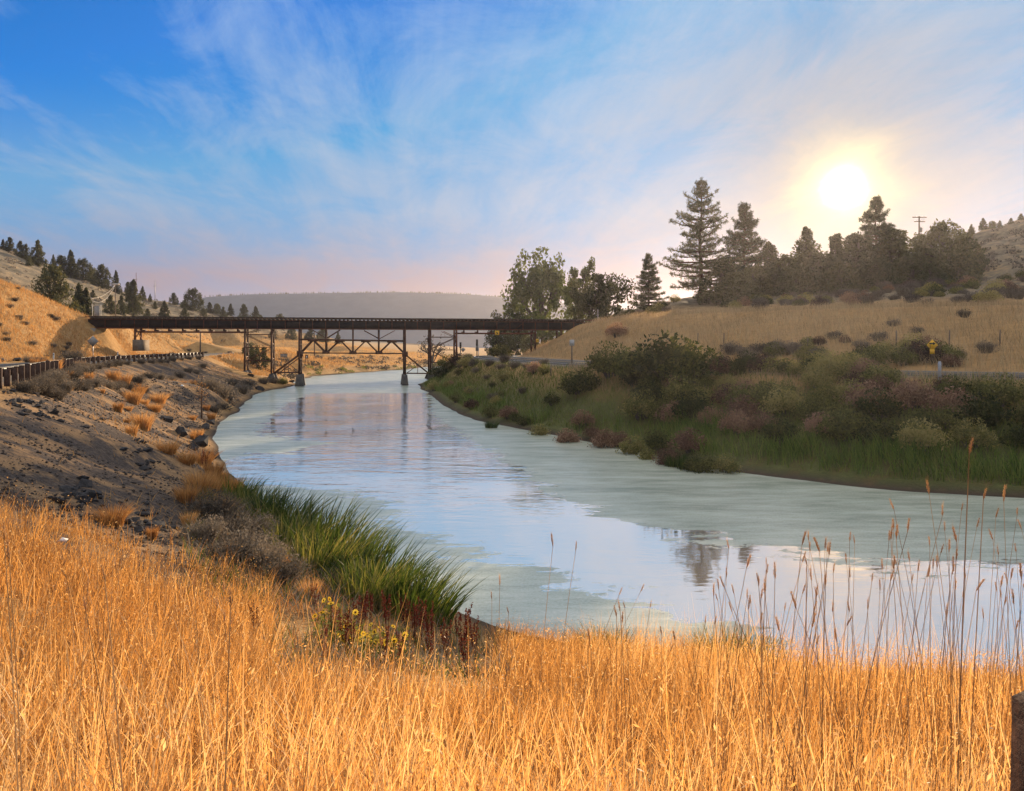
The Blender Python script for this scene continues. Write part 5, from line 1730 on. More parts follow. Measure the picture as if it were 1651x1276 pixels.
# dry tussocks and bushes of the left bank
TU = [tussock(380, 0.022, 0.3, 0.55), tussock(420, 0.02, 0.4, 0.8), tussock(320, 0.024, 0.25, 0.4)]
for px, py, s_, lab in ((60, 640, 0.9, 'bright orange dry grass tuft below the nearest guardrail posts'), (90, 655, 0.9, 'bright orange dry grass tuft lower down from the guardrail shrubs'), (200, 645, 1.1, 'orange dry bush in the middle of the rocky slope'), (183, 640, 0.9, 'orange dry tuft left of the orange bush on the slope'), (257, 642, 0.9, 'upright orange tuft right of the orange bush on the slope'), (250, 662, .6, 'small orange tuft below the upright one'),
                        (322, 752, 0.9, 'tan dry tuft between the waterline boulders and the reeds'), (215, 665, 0.9, 'orange grass running down from the orange bush'), (230, 690, 0.9, 'low orange grass below the orange bush')):
    Yy = 2.6 * F / (py - HZ) if py > 600 else 40
    x, y, _ = W(px, py, 2.2 if px < 280 else 0.8)
    plant('grass_tuft', [('leaves', TU[int(rng.integers(0, 3))], 'bronze')], x, y, lab, 'grass tuft', None, s_ * 1.15)
n_ = 0
for i in range(5000):
    y = 15 + 70 * rng.random() ** 1.4; x = rng.uniform(-40, -3)
    if n_ >= 44: break
    if not inpoly(np.array([x]), np.array([y]), BANK_L)[0] or x / y * F + CX < -5 or fbm(np.array([x / 4.0 + 3]), np.array([y / 6.5]), 4)[0] < 0.02: continue
    n_ += 1
    plant('grass_tuft', [('leaves', TU[int(rng.integers(0, 3))], 'bronze' if rng.random() < 0.6 else 'grass_far')], x, y, 'small dry grass tuft on the stony left bank', 'grass tuft', 'small tufts on the left bank', rng.uniform(0.25, 0.6) * (0.8 + y / 90))
for px, Y, s_, lab, mt in ((350, 76, 2.3, 'big glowing orange shrub by the water before the bridge', 'bronze'), (333, 74, 1.6, 'orange shrub behind the bare sapling', 'bronze'), (365, 80, 1.4, 'orange green shrub next to the water left of the bridge', 'bronze'), (390, 92, 1.3, 'greenish shrub at the water behind the orange shrubs', 'sage'), (375, 100, 1.2, 'grey shrub on the bank below the road by the bridge', 'sage'),
                           (400, 104, 1.3, 'tan grey shrub on the bank beside the big boulder', 'sage'), (440, 116, 1.2, 'grey green shrub at the foot of the left bridge tower', 'sage_dark'), (455, 118, 1.1, 'dark low shrub next to the left bridge pier', 'willow'), (425, 112, 1.1, 'dark low shrub behind the big boulder', 'sage_dark'), (345, 66, 0.8, 'yellow green low shrub at the waterline below the orange shrub', 'yellow_green'), (358, 70, 0.7, 'small yellow green shrub at the water by the orange shrub', 'yellow_green')):
    k = 4 + int(rng.integers(0, 3)) if mt != 'willow' else int(rng.integers(0, 4))
    plant('shrub', sh(k, mt), X(px, Y), Y, lab, 'bush', None, s_, None, 0.05)
# bare sapling
sx, sy = X(325, 60), 60.0
t = thing('bare_sapling', 'thin bare sapling leaning over the left bank', 'tree', (sx, sy, g1(sx, sy)))
b = MB(); limb(b, (0, 0, -0.3), (0.05, 0, 3.3), 0.07, 0.015, 0.04, 6, 6)
link('trunk', b.mesh('trunk', True), M['bark'], t)
b = MB()
for k in range(22):
    z0 = rng.uniform(0.9, 3.2); a = rng.random() * 6.28; l = rng.uniform(0.3, 0.9)
    limb(b, (0.02, 0, z0), (l * math.cos(a), l * math.sin(a), z0 + l * 0.6), 0.018, 0.005, 0.04, 4, 3)
link('twigs', b.mesh('twigs'), M['bark'], t)
b = MB(); put4(b, leaves(ball(160, 1.0, .2) * np.array([.7, .7, 1.1]) + np.array([0, 0, 2.3]), 0.05, .5)); link('leaves', b.mesh('leaves'), M['bronze'], t)
# drift branch at the water
b = MB()
for k in range(9):
    a = rng.uniform(-0.6, 0.6); l = rng.uniform(0.8, 2.2)
    limb(b, (0, 0, 0.1), (l * math.cos(a), l * math.sin(a) * 0.5, 0.25 + 0.5 * rng.random()), 0.035, 0.008, 0.06, 4, 4)
x, y, _ = W(358, 661, 0.3)
tag(link('drift_branch', b.mesh('drift_branch'), M['bark_grey'], None, (x, y, 0.1)), 'bare branches reaching over the water from the left bank', 'branch')
for px, py, lab in ((293, 615, 'white scrap of litter high on the left bank'),):
    x, y, _ = W(px, py, 3.0)
    b = MB(); b.put([(-.16, -.05, 0), (.14, -.09, .02), (.2, .08, .07), (-.1, .12, .05), (0, 0, .16)], [(0, 1, 4), (1, 2, 4), (2, 3, 4), (3, 0, 4), (0, 2, 1), (0, 3, 2)])
    tag(link('litter', b.mesh('litter'), M['paper'], None, (x, y, g1(x, y) + 0.03)), lab, 'litter')
x, y = X(100, 11.5), 11.5
b = MB(); b.put([(-.06, -.03, 0), (.07, -.03, .0), (.08, .03, .03), (-.05, .04, .02), (0, 0, .06)], [(0, 1, 4), (1, 2, 4), (2, 3, 4), (3, 0, 4), (0, 2, 1), (0, 3, 2)])
tag(link('litter', b.mesh('litter'), M['paper'], None, (x, y, g1(x, y) + 0.46)), 'white scrap of litter caught in the golden grass', 'litter')

# ------------------------------------------------------------------ grass masses
def field(name, label, n, box, cond, h, w, mat, seg=2, lean=0.25, bias=(0, 0), dens=None, cat='grass'):
    x = rng.uniform(box[0], box[1], n); y = rng.uniform(box[2], box[3], n)
    ok = cond(x, y)
    x, y = x[ok], y[ok]
    if dens is not None:
        k = dens(x, y) > rng.random(len(x)); x, y = x[k], y[k]
    m = len(x)
    Pt = np.stack([x, y, gz(x, y) - 0.04], -1)
    hv = h[0] + (h[1] - h[0]) * rng.random(m) ** 1.3
    hv *= 0.75 + 0.9 * np.clip(fbm(x / 2.5, y / 2.5, 3) + 0.3, 0, 0.8)
    ln = rng.normal(0, lean, (m, 2)) + np.array(bias)
    mb = MB(); put4(mb, blades(Pt, hv, np.full(m, w) * (0.6 + 0.8 * rng.random(m)), ln, seg))
    return tag(link(name, mb.mesh(name), M[mat]), label, cat, kind='stuff')


infr = lambda x, y, m=1.5: (np.abs(x) < 0.66 * y + m)
# foreground golden grass
near_cond = lambda x, y: infr(x, y, 2.0) & (~inpoly(x, y, BANK_L) | ((x < -3.5) & (y < 14.2 + 3 * fbm(x / 1.2, y / 1.2, 3)) & (rng.random(np.shape(x)) < 0.55))) & (gz(x, y) > 0.12) & (y < 16) & (y > 1.75) & ~((y > 8.4 + 1.2 * fbm(x, y, 3)) & (x / y * F + CX > 440) & (x / y * F + CX < 800))
for nm, lab, n, y0, y1, w, seg in (('golden_grass', 'dense golden dry grass filling the near foreground', 40000, 1.8, 5.0, 0.0055, 4), ('golden_grass', 'golden dry grass on the slope down to the river', 140000, 4.6, 15.8, 0.0085, 3)):
    field(nm, lab, n, (-10.5, 11, y0, y1), near_cond, (0.16, 0.68), w, 'grass_near', seg, 0.26, (0.05, 0), lambda x, y: np.clip(0.75 + 2.6 * fbm(x / 0.7, y / 0.7, 3), 0.12, 1))
field('golden_thatch', 'short tangled golden grass at the base of the tall grass', 60000, (-10.5, 11, 1.8, 15.5), near_cond, (0.12, 0.34), 0.010, 'grass_near', 2, 0.7)
field('tall_thin_grass', 'thin taller grass stems thinning out above the golden grass', 20000, (-6, 9, 2.6, 11), lambda x, y: near_cond(x, y) & ((x > 1.0) | (rng.random(np.shape(x)) < 0.2)), (0.45, 1.1), 0.0048, 'grass_near', 4, 0.2, (0.05, 0), lambda x, y: np.clip(0.5 + 3 * fbm(x / 1.1, y / 1.1, 3), 0.05, 1))
# seeds and husks among the grass
mb = MB()
n_ = 46000
x = rng.uniform(-10, 11, n_); y = rng.uniform(2.2, 15, n_)
k = near_cond(x, y); x, y = x[k], y[k]
C = np.stack([x, y, gz(x, y) + rng.uniform(0.25, 0.72, len(x))], -1)
put4(mb, leaves(C, 0.014, 0.28, 1.2))
tag(link('grass_husks', mb.mesh('grass_husks'), M['grass_near']), 'small pale husks scattered through the golden grass', 'grass', kind='stuff')
# hills
hill_cond = lambda x, y: infr(x, y, 4) & (x < -40) & (gz(x, y) > 4.5) & (segdist(x, y, ROAD_L[::2]) > 5.2) & (y > 66) & (y < 124) & ~((np.abs((x - BL[0]) * -BD[1] + (y - BL[1]) * BD[0] - 1.5) < 2.8) & (x > -62))
field('hill_grass', 'golden dry grass covering the left hill', 75000, (-82, -40, 68, 124), hill_cond, (0.28, 0.7), 0.045, 'grass_far', 2, 0.35)
field('hill_grass', 'golden dry grass on the slopes beyond the bridge', 42000, (-90, -40, 122, 200), lambda x, y: infr(x, y, 4) & (gz(x, y) > 1.0) & (segdist(x, y, ROAD_L[::2]) > 5.0), (0.28, 0.65), 0.07, 'grass_far', 2, 0.35)
field('field_grass', 'orange dry grass of the flat field beyond the bridge', 45000, (-110, -15, 170, 330), lambda x, y: infr(x, y, 4) & (gz(x, y) > 0.9) & (gz(x, y) < 11) & (segdist(x, y, SHORE_L) > 4), (0.3, 0.7), 0.12, 'grass_far', 2, 0.35)
emb_cond = lambda x, y: infr(x, y, 4) & (x > 2) & (gz(x, y) > 4.45) & (gz(x, y) < 10.75) & (segdist(x, y, ROAD_R[::2]) > 4.8) & (segdist(x, y, [(bp(0, 0)[0], bp(0, 0)[1]), (bp(BLEN, 0)[0], bp(BLEN, 0)[1])]) > 3) & (y < 150)
field('embankment_grass', 'tall tan dry grass covering the right railway embankment', 110000, (2, 90, 44, 136), emb_cond, (0.5, 1.05), 0.030, 'grass_tan', 2, 0.28, (-0.1, 0))
# roadside grass on the near edge of the right road, green slope grass
field('roadside_grass', 'pale dry grass between the right road and the thicket', 40000, (5, 32, 38, 74), lambda x, y: infr(x, y, 3) & (segdist(x, y, ROAD_R[::2]) > 4.0) & (segdist(x, y, ROAD_R[::2]) < 7.5) & inpoly(x, y, [p for p in SHORE_R if p[1] < 200] + [p for p in ROAD_R if p[1] < 200]), (0.35, 0.85), 0.022, 'grass_tan', 2, 0.3)
for px in np.arange(1165, 1425, 21):
    Y = float(np.interp(px, [1165, 1425], [52.0, 43.0])) + rng.normal(0, 0.5)
    plant('bush', sh(int(rng.integers(0, 4)), 'willow' if rng.random() < 0.5 else 'rose'), X(px, Y), Y, 'scrub bush screening the near edge of the right road', 'bush', 'bushes screening the right road', rng.uniform(0.95, 1.35), None, 0.1)
rbp = [p for p in SHORE_R if p[1] < 160] + [p for p in ROAD_R if p[1] < 160]
field('bank_grass', 'green grass on the slope between the right road and the river', 150000, (-16, 32, 30, 122), lambda x, y: infr(x, y, 3) & inpoly(x, y, rbp) & (segdist(x, y, ROAD_R[::2]) > 4.6) & (gz(x, y) > 0.3), (0.25, 0.7), 0.035, 'sedge', 2, 0.4)
field('reed_fringe', 'dark green reeds lining the right bank above the mud', 330000, (-16, 30, 28, 112), lambda x, y: infr(x, y, 3) & inpoly(x, y, rbp) & (segdist(x, y, SHORE_R) > 1.1) & (segdist(x, y, SHORE_R) < 4.6), (0.55, 1.35), 0.030, 'reed', 3, 0.3, (-0.12, 0), lambda x, y: np.clip(0.15 + 3.0 * fbm(x / 2, y / 2, 3) + 0.42 * (x > 9), 0.02, 1) * (segdist(x, y, SHORE_R) < 3.3 + 3.0 * fbm(x / 2.2 + 7, y / 2.2, 2)))
field('bank_dry_grass', 'patchy dry grass on the rocky left bank', 160000, (-48, -3, 13.5, 118), lambda x, y: infr(x, y, 2) & inpoly(x, y, BANK_L), (0.10, 0.38), 0.016, 'grass_far', 2, 0.6, (0, 0), lambda x, y: np.clip(5.0 * fbm(x / 4.0 + 3, y / 6.5, 4), 0.05, 1))
# goldenrod clumps low on the right bank
for px, py, s_ in ((845, 672, .8), (890, 668, .9), (1000, 700, .9), (830, 668, .7), (1045, 716, .8), (1170, 735, .9), (800, 655, .8), (955, 690, .8)):
    x, y, _ = W(px, py, 0.8)
    plant('goldenrod', sh(int(rng.integers(0, 4)), 'yellow_green'), x, y, 'yellow flowering clump low on the right bank above the mud', 'plant', 'yellow clumps on the right bank', s_ * 0.9)
for px, py, s_ in ((870, 680, .9), (915, 690, 1.0), (975, 697, 1.1), (1020, 706, 1.0), (1080, 720, 1.0), (790, 660, .9), (760, 650, .9), (735, 640, .9), (820, 664, 1.0), (1130, 730, 1.0), (940, 680, 1.1), (1060, 705, 1.1), (1110, 712, 1.2)):
    x, y, _ = W(px, py, 0.9)
    plant('bush', sh(int(rng.integers(0, 4)), 'willow'), x, y, 'low dark green bush among the reeds at the foot of the right bank', 'bush', 'low bushes at the foot of the right bank', s_ * 0.95)

# ------------------------------------------------------------------ cattails
CT = [tussock(360, 0.023, 0.6, 0.5, 6, 0.26), tussock(360, 0.022, 0.65, 0.65, 6, 0.18), tussock(340, 0.024, 0.6, 0.8, 6, 0.10)]
ct = [(395, 830, 27, 1.45, 'dark green cattails at the far end of the near reed bed'), (425, 0, 25.5, 1.5, 'dark green cattails behind the main reed clump'), (470, 0, 22.5, 1.7, 'tall cattails left in the main reed clump'), (515, 0, 21, 2.0, 'tallest cattails at the top of the main reed clump'), (545, 0, 20, 2.0, 'tall arching cattails over the green algae'),
      (580, 0, 18.6, 1.85, 'bright green cattails in the middle of the reed bed'), (620, 0, 17.4, 1.75, 'green cattails leaning right over the water'), (655, 0, 16.6, 1.65, 'green cattails near the yellow flowers'), (690, 0, 16.0, 1.55, 'rightmost cattails leaning out over the pale algae'), (530, 0, 18.2, 1.5, 'short cattails before the tall arching ones'), (480, 0, 19.8, 1.35, 'green cattails beside the grey dead brush'), (440, 0, 22.5, 1.3, 'low green cattails between grey brush and water'),
      (610, 0, 16.2, 1.35, 'low cattails directly behind the yellow flowers')]
for px, _, Y, s_, lab in ct:
    t = plant('cattail_clump', [('leaves', CT[int(rng.integers(0, 3))], 'cattail')], X(px - 18, Y), Y, lab, 'reeds', None, s_ * 0.80, None, 0.05)
    t.rotation_euler = (rng.normal(0, .05), rng.normal(0, .06), rng.normal(0, 0.5))
    t.location.z = max(t.location.z, -0.1)
for px, py, s_, lab in ((1110, 756, 0.95, 'small isolated cattail clump standing in the algae off the right bank'), (1088, 752, 0.8, 'cattail clump left beside the isolated one off the right bank'), (1133, 757, 0.75, 'cattail clump right beside the isolated one off the right bank'), (792, 690, 0.75, 'tiny tuft of reeds standing in the water off the right bank')):
    x, y, _ = W(px, py, 0)
    plant('cattail_clump', [('leaves', CT[0], 'cattail')], x, y, lab, 'reeds', None, s_, -0.05)
for px, Y, s_ in ((1180, 13.4, 0.8), (1165, 13.6, 0.7), (1215, 13.2, 0.75), (995, 14.2, 0.6), (960, 14.4, 0.6)):
    plant('cattail_clump', [('leaves', CT[1], 'cattail')], X(px, Y), Y, 'small green reed clump at the near waterline behind the golden grass', 'reeds', 'reeds at the near waterline', s_)
# grey dead brush and tan weeds by the reeds
DB = [tussock(110, 0.011, 0.45, 1.0, 4), tussock(120, 0.010, 0.5, 1.25, 4)]
for px, Y, s_, lab in ((345, 19.5, 1.3, 'grey dead brush at the top of the reed bed'), (368, 18.4, 1.4, 'pale grey dead brush left of the cattails'), (395, 17.2, 1.3, 'grey dead brush in the middle of the left brush patch'), (425, 16.2, 1.2, 'grey dead brush nearest the yellow flowers'), (375, 16.0, 1.1, 'dark grey brush behind the golden grass edge'), (405, 19.6, 1.2, 'grey brush against the low green cattails'), (330, 17.0, 1.0, 'tan grey brush at the lower end of the rocky bank'), (455, 15.6, 1.0, 'grey brush before the low cattails')):
    s__ = SG[int(rng.integers(0, 3))]
    plant('dead_brush', [('stems', DB[int(rng.integers(0, 2))], 'dead'), ('foliage', s__[1], 'sage_dark' if 'dark' in lab else 'sage')], X(px, Y), Y, lab, 'brush', None, s_ * 0.62)
for px, Y, s_, lab in ((330, 26, .9, 'tan weed below the waterline boulders'), (345, 29, .9, 'orange tan weed between the boulders and the reeds'), (362, 27, .9, 'olive weed at the far end of the reed bed'), (320, 22, .8, 'tan weed on the bank above the reed bed'), (340, 23.5, .8, 'olive weed above the reed bed'), (300, 20, .6, 'low tan weed on the gravel beside the brush')):
    plant('weed_clump', [('leaves', TU[int(rng.integers(0, 3))], 'bronze' if 'tan' in lab else 'sedge')], X(px, Y), Y, lab, 'plant', None, s_)
wcond = lambda x, y: ((gz(x, y) > 0.05) & (x / y * F + CX > 300) & (x / y * F + CX < 860) & (segdist(x, y, SHORE_L) < 7.0) & inpoly(x, y, BANK_L)) | ((gz(x, y) > 0.05) & (y > 8.6) & (y < 16) & (x / y * F + CX > 430) & (x / y * F + CX < 830))
for mt_, lab_, nn in (('dead', 'greyish dead weeds between the golden grass and the reeds', 34000), ('sedge', 'olive weeds between the golden grass and the reeds', 22000), ('bronze', 'tan weeds between the golden grass and the reeds', 26000)):
    field('bank_weeds', lab_, nn, (-9, 1.5, 8.6, 24), wcond, (0.15, 0.52), 0.012, mt_, 3, 0.5, (0, 0), lambda x, y, o=len(mt_): np.clip(0.35 + 3.0 * fbm(x / 0.9 + o, y / 0.9, 3), 0.03, 1))
# yellow daisies: one patch with leafy stems, every flower a part
fl = MB()
V, T = [], []
for k in range(11):
    a = 2 * PI * k / 11
    d = np.array([math.cos(a), math.sin(a), 0]); e = np.array([-d[1], d[0], 0])
    i = len(V)
    V += [d * 0.22, d * 0.6 + e * 0.17 + np.array([0, 0, .06]), d + np.array([0, 0, -.03]), d * 0.6 - e * 0.17 + np.array([0, 0, .06])]
    T += [(i, i + 1, i + 2), (i, i + 2, i + 3)]
fl.put(V, T, None, np.repeat(rng.random(11), 4))
petal_me = fl.mesh('petals')
ey = MB().tube([(0, 0, -0.05), (0, 0, 0.10), (0, 0, 0.16)], [0.28, 0.26, 0.12], 8).mesh('flower_centre', True)
petal_me.materials.append(M['petal']); ey.materials.append(M['eye'])
for (x0, x1, y0, y1, nf, lab) in ((505, 575, 965, 1010, 12, 'sparse yellow daisy plant at the left end of the daisies'), (545, 612, 1000, 1060, 26, 'yellow daisy plant in the middle before the cattails'), (600, 655, 1010, 1075, 26, 'thickest yellow daisy plant at the right end of the daisies'), (560, 625, 1045, 1095, 10, 'low yellow daisy plant sunk in the golden grass')):
    Y = 11.2
    xc, yc = X((x0 + x1) / 2, Y), Y
    zc_ = g1(xc, yc)
    t = thing('daisy_plant', lab, 'flowers', (xc, yc, zc_))
    st, lf = MB(), MB()
    for k in range(nf):
        Yk = rng.uniform(10.6, 11.8)
        p = np.array(P(rng.uniform(x0, x1), rng.uniform(y0, y1), Yk)) - np.array([xc, yc, zc_])
        gk = g1(p[0] + xc, p[1] + yc) - zc_
        p[2] = max(p[2], gk + 0.3)
        bs_ = np.array([p[0] * 0.6, p[1] * 0.8, gk - 0.05])
        st.tube([bs_, (bs_ + p) / 2 + rng.normal(0, .02, 3), p], [0.006, 0.005, 0.003], 4, False)
        u = rng.random((16, 1)); lf_c = bs_ + (p - bs_) * (0.25 + 0.7 * u) + rng.normal(0, 0.05, (16, 3))
        put4(lf, leaves(lf_c, 0.045, 0.38, 0.2))
        f = link('flower', petal_me, M['petal'], t, tuple(p), 0, 0.046 * rng.uniform(.8, 1.25))
        f.rotation_euler = (rng.normal(0.9, 0.35), rng.normal(0, 0.4), rng.random() * 6.28)
        link('flower_centre', ey, M['eye'], f)
    link('stems', st.mesh('stems'), M['sedge'], t); link('leaves', lf.mesh('leaves'), M['yellow_green'], t)


# red dock plants
def dock(n=70):
    st, sd = MB(), MB()
    for k in range(4):
        a = rng.random() * 6.28; l = 0.12 * rng.random(); h = rng.uniform(.7, 1.05)
        tip = (l * math.cos(a) * 2, l * math.sin(a) * 2, h)
        st.tube([(l * .3, 0, -0.05), tuple(np.array(tip) * np.array([.5, .5, .5])), tip], [0.008, 0.007, 0.003], 4, False)
        u = 0.4 + 0.6 * rng.random(n)
        C = np.array(tip)[None] * u[:, None] + rng.normal(0, 0.022, (n, 3)) * (1.2 - 0.6 * u)[:, None]
        put4(sd, leaves(C, 0.020, 0.6))
    return st.mesh('stems'), sd.mesh('seeds')


DK = [dock(), dock()]
for px, Y, s_, lab in ((535, 12.0, .7, 'thin red dock left of the yellow daisies'), (412, 11.0, .55, 'lone small red dock in the golden grass'), (670, 13.4, .85, 'dark red dock at the right end of the daisies'), (695, 13.0, .9, 'dark red dock second right of the daisies'), (745, 12.6, .95, 'tallest dark red dock at the waterline right of the reeds'), (765, 12.4, .8, 'dark red dock right of the tallest one'), (625, 13.6, .9, 'red dock behind the yellow daisies'), (655, 14.2, .8, 'red dock in front of the rightmost cattails'), (720, 12.3, .7, 'short dark red dock half sunk in golden grass'),
                       (326, 33, .8, 'small dark red dock near the waterline boulders'), (333, 30, .8, 'dark red dock on the bank above the far reeds')):
    d = DK[int(rng.integers(0, 2))]
    plant('dock_plant', [('stems', d[0], 'dock'), ('seeds', d[1], 'dock')], X(px, Y), Y, lab, 'plant', None, s_)

for i in range(16):
    px = rng.uniform(470, 800); Y = rng.uniform(9.5, 14.5)
    if g1(X(px, Y), Y) < 0.1: continue
    d = DK[int(rng.integers(0, 2))]
    plant('dock_plant', [('stems', d[0], 'dock'), ('seeds', d[1], 'dock')], X(px, Y), Y, 'small red dock among the weeds before the reeds', 'plant', 'small red docks among the weeds', rng.uniform(.5, .85))
# ------------------------------------------------------------------ tall seed stalks of the foreground, each its own
ears = []
for k in range(4):
    b = MB()
    n_ = 34
    u = rng.random(n_); a = rng.random(n_) * 6.28
    r = 0.0055 * np.sin(np.clip(u * 0.9 + 0.1, 0, 1) * PI) + 0.001
    C = np.stack([r * np.cos(a), r * np.sin(a), u * 0.075], -1)
    d = np.stack([np.cos(a) * .35, np.sin(a) * .35, np.ones(n_)], -1); d /= np.linalg.norm(d, axis=1)[:, None]
    e = np.stack([-np.sin(a), np.cos(a), np.zeros(n_)], -1)
    ln = 0.012
    V = np.stack([C, C + d * ln * .5 + e * .0022, C + d * ln, C + d * ln * .5 - e * .0022], 1).reshape(-1, 3)
    b.put(V, None, np.arange(4 * n_).reshape(n_, 4), np.repeat(rng.random(n_), 4))
    m_ = 12; a = rng.random(m_) * 6.28
    c0 = np.stack([0 * a, 0 * a, 0.03 + 0.05 * rng.random(m_)], -1)
    dd_ = np.stack([np.cos(a) * .3, np.sin(a) * .3, np.ones(m_)], -1) * 0.045
    V = np.stack([c0 - [.0005, 0, 0], c0 + [.0005, 0, 0], c0 + dd_], 1).reshape(-1, 3)
    b.put(V, np.arange(3 * m_).reshape(m_, 3), None, .8)
    b.tube([(0, 0, 0), (0, 0, 0.04), (0, 0, 0.075)], [0.0025, 0.0042, 0.001], 5, True, .5)
    ears.append(b.mesh('seed_head'))


def stalk(px, ptop, Y, lean, label, group, thick=1.0):
    top = Vector(P(px, ptop, Y))
    bx_ = top.x - lean * 1.0; by_ = Y + rng.normal(0, 0.08)
    bz_ = g1(bx_, by_) - 0.03
    h = top.z - bz_
    if h < 0.35: return
    t = thing('grass_stalk', label, 'grass stalk', (bx_, by_, bz_), 0, group)
    tip = top - Vector((bx_, by_, bz_))
    b = MB(); n_ = 5
    pts = [Vector((tip.x * (i / n_) ** 1.5, tip.y * (i / n_), tip.z * i / n_)) for i in range(n_ + 1)]
    b.tube(pts, [0.0025 * thick * (1 - 0.55 * i / n_) * (0.75 + Y / 14) for i in range(n_ + 1)], 4, False, rng.random())
    link('stem', b.mesh('stem'), M['straw'], t)
    d = (pts[-1] - pts[-2]).normalized()
    e = link('seed_head', ears[int(rng.integers(0, 4))], M['ear'], t, tip - d * 0.02, 0, rng.uniform(0.6, 1.0) * (0.8 + Y / 24))
    e.rotation_euler = (d + Vector((rng.normal(0, .12), rng.normal(0, .12), 0))).to_track_quat('Z', 'Y').to_euler()


special = [(1563, 724, 3.0, .04, 'tallest dry grass stalk rising before the far reeds on the right', 1.7), (1586, 797, 3.1, .03, 'second tallest stalk with open seed head next to the tallest', 1.4), (1497, 790, 3.4, -.16, 'slanting dry stalk with seed head left of the tallest', .9), (1440, 815, 3.6, -.25, 'strongly slanting stalk over the sun glint', .8), (1618, 800, 3.0, .02, 'tall stalk with nodding head right of the tallest', .9),
           (892, 876, 5.0, .12, 'left one of two lone dark stalks before the open water', .9), (929, 883, 5.0, .16, 'right one of two lone dark stalks before the open water', .9), (806, 940, 6.0, .02, 'tall stalk in the little group at the centre waterline', 1), (793, 962, 6.0, .0, 'stalk left in the little centre waterline group', 1), (820, 985, 6.0, .03, 'stalk right in the little centre waterline group', 1), (1000, 955, 5.0, .35, 'thin stalk leaning right in the centre', .8), (1035, 950, 5.2, .45, 'thinnest stalk leaning far right in the centre', .7),
           (245, 832, 5.5, .06, 'left one of two tall pale stalks before the dark gravel', 1.2), (276, 871, 5.5, .12, 'right one of two tall pale stalks before the dark gravel', 1), (184, 860, 5.0, .02, 'pale stalk with bristly head at the edge of the golden grass', 1.2), (173, 866, 5.0, -.02, 'paired pale stalk at the edge of the golden grass', 1), (156, 866, 5.2, .0, 'short pale stalk left of the pair at the grass edge', 1),
           (372, 968, 2.6, .01, 'thick blurred stalk with pale woolly head at left centre', 1.7), (168, 925, 2.6, -.1, 'brown thick stalk with dark head at left', 1.6), (6, 860, 2.2, -.12, 'long brown stalk at the left picture edge', 1.3), (14, 890, 2.2, -.1, 'brown stalk second from the left picture edge', 1.2), (137, 978, 2.6, -.12, 'brown stalk with fuzzy head left of the dark headed one', 1.3), (312, 940, 4.5, -.1, 'slanted stalk with nodding tan head before the grey brush', 1), (362, 950, 4.6, .1, 'tan nodding head on a stalk right before the grey brush', 1), (540, 1000, 4.0, .0, 'upright stalk in front of the daisies', 1.2), (513, 985, 6.0, .03, 'pale upright stalk left of the daisies', 1)]
for px, yt, Y, ln, lab, th in special:
    stalk(px, yt, Y, ln, lab, None, th)
for i in range(150):
    if i < 105:
        px = rng.uniform(1150, 1660); yt = rng.uniform(850, 1040) - 45 * (px > 1400) * rng.random()
    elif i < 122:
        px = rng.uniform(780, 1160); yt = rng.uniform(975, 1060)
    else:
        px = rng.uniform(20, 760); yt = np.interp(px, [0, 300, 450, 760], [845, 930, 985, 1040]) + rng.uniform(0, 70)
    stalk(px, yt, rng.uniform(3.0, 6.2), rng.normal(0.03, 0.13), 'dry grass stalk with a bristly seed head rising out of the golden grass', 'seed stalks of the foreground')


# ------------------------------------------------------------------ labels that single out the members of small groups
ORD = ['first', 'second', 'third', 'fourth', 'fifth', 'sixth', 'seventh', 'eighth', 'ninth', 'tenth', 'eleventh', 'twelfth', 'thirteenth', 'fourteenth', 'fifteenth', 'sixteenth', 'seventeenth', 'eighteenth', 'nineteenth', 'twentieth'] + ['twenty-' + q for q in ('first', 'second', 'third', 'fourth', 'fifth', 'sixth', 'seventh', 'eighth', 'ninth')] + ['thirtieth'] + ['thirty-' + q for q in ('first', 'second', 'third', 'fourth', 'fifth', 'sixth', 'seventh', 'eighth', 'ninth')]


def single_out(group, what, rows):
    """labels by row (near to far) and by order from the left of the photograph"""
    mem_ = [o for o in COL.objects if o.parent is None and o.get('group') == group]
    mem_.sort(key=lambda o: o.location.y)
    n = len(rows)
    for i, rw in enumerate(rows):
        part = mem_[len(mem_) * i // n: len(mem_) * (i + 1) // n]
        part.sort(key=lambda o: o.location.x / o.location.y)
        for k, o in enumerate(part):
            if k < len(ORD):
                o['label'] = '%s, %s from the left %s' % (what, ORD[k], rw)


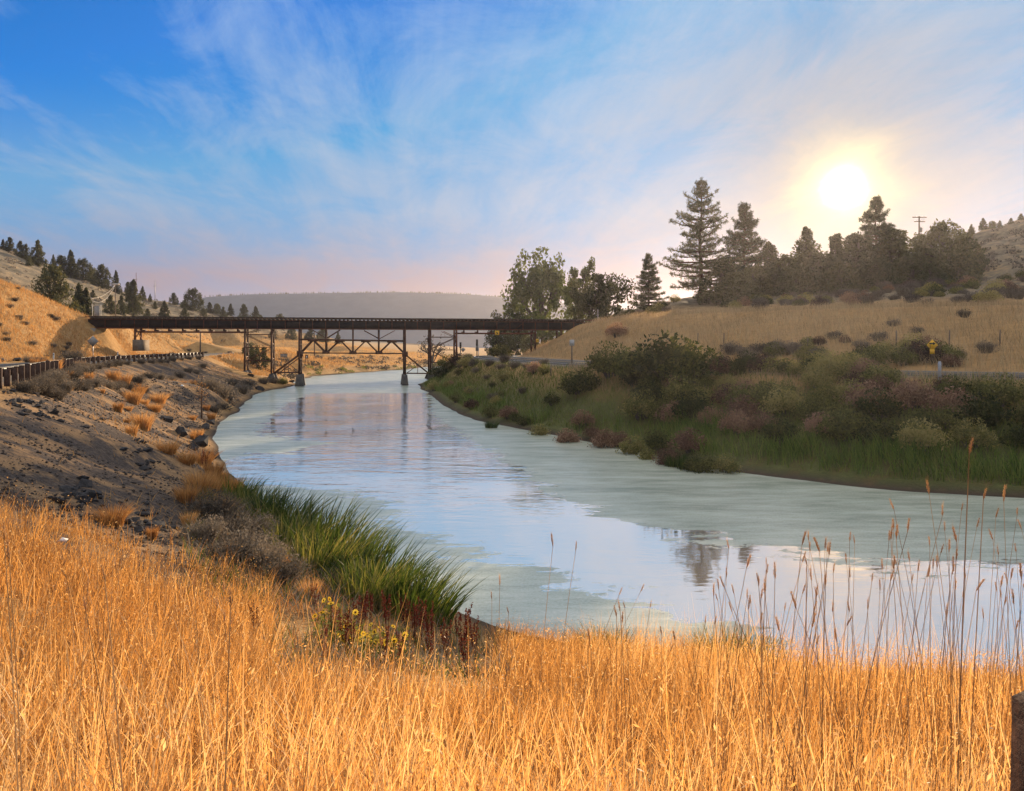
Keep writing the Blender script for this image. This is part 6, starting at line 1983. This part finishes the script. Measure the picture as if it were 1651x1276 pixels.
single_out('black rock patch above the golden grass', 'dark rock', ['nearest the golden grass in the black patch', 'farthest from the golden grass in the black patch'])
single_out('scree below the guardrail', 'dark broken scree rock', ['nearest the viewer below the guardrail', 'in the middle below the guardrail', 'close below the guardrail'])
single_out('rocks low on the bank', 'dark rock', ['beside the near grey brush', 'beside the far grey brush'])
single_out('scree above the waterline boulders', 'dark scree rock', ['above the waterline boulders'])
single_out('bushes screening the right road', 'scrub bush', ['in the row along the right road'])
single_out('olive bushes of the right bank thicket', 'olive green thicket bush', ['nearest the reeds', 'in the middle of the bank', 'next to the right road'])
single_out('reddish bushes of the right bank thicket', 'reddish thicket bush', ['nearest the reeds', 'next to the right road'])
single_out('yellowish bushes of the right bank thicket', 'yellowish thicket bush', ['on the right bank'])
single_out('low bushes at the foot of the right bank', 'low dark bush', ['among the reeds of the right bank'])
single_out('yellow clumps on the right bank', 'yellow flowering clump', ['above the mud of the right bank'])
single_out('junipers on the far left hill', 'juniper', ['on the lower slope of the far left hill', 'in the middle of the far left hill', 'along the far left skyline'])
single_out('junipers on the right crest', 'tiny juniper', ['on the bare crest of the right hill'])
single_out('sagebrush on the right embankment', 'dark sagebrush', ['low on the right embankment', 'higher up the right embankment'])
single_out('rabbitbrush along the guardrail', 'tan rabbitbrush', ['along the foot of the guardrail'])
single_out('fence posts on the right embankment', 'weathered fence post', ['in the grass of the right embankment'])
single_out('reeds at the near waterline', 'small green reed clump', ['at the waterline behind the golden grass'])
single_out('grey sagebrush below the right road', 'grey sagebrush', ['on the green slope below the right road'])
single_out('green bushes below the right road', 'low green bush', ['on the green slope below the right road'])
single_out('sagebrush on the golden hill', 'low dark sagebrush', ['on the lower golden hillside', 'on the upper golden hillside'])
single_out('sagebrush beyond the bridge', 'low sagebrush', ['on the nearer dry slope past the bridge', 'on the farther dry slope past the bridge'])
single_out('grey scrub under the right skyline trees', 'grey scrub bush', ['in front of the right skyline trees', 'deeper under the right skyline trees', 'farthest back under the skyline trees'])
single_out('reddish scrub under the right skyline trees', 'reddish scrub bush', ['in front of the right skyline trees', 'deeper under the right skyline trees'])
single_out('rock outcrop at the hill foot', 'dark outcrop rock', ['nearest the road below the golden hill', 'against the foot of the golden hill'])
single_out('small red docks among the weeds', 'small red dock', ['among the weeds before the reeds'])
single_out('small tufts on the left bank', 'small dry grass tuft', ['low on the near left bank', 'on the middle of the left bank', 'on the far left bank'])
single_out('rabbitbrush in front of the guardrail posts', 'tan rabbitbrush', ['in front of the guardrail posts'])
single_out('brush patch low on the right embankment', 'dark brush bush', ['in the brush patch beside the right road', 'in the brush patch higher up the embankment'])
single_out('sagebrush lining the right road', 'grey sagebrush', ['along the right road before the bridge'])
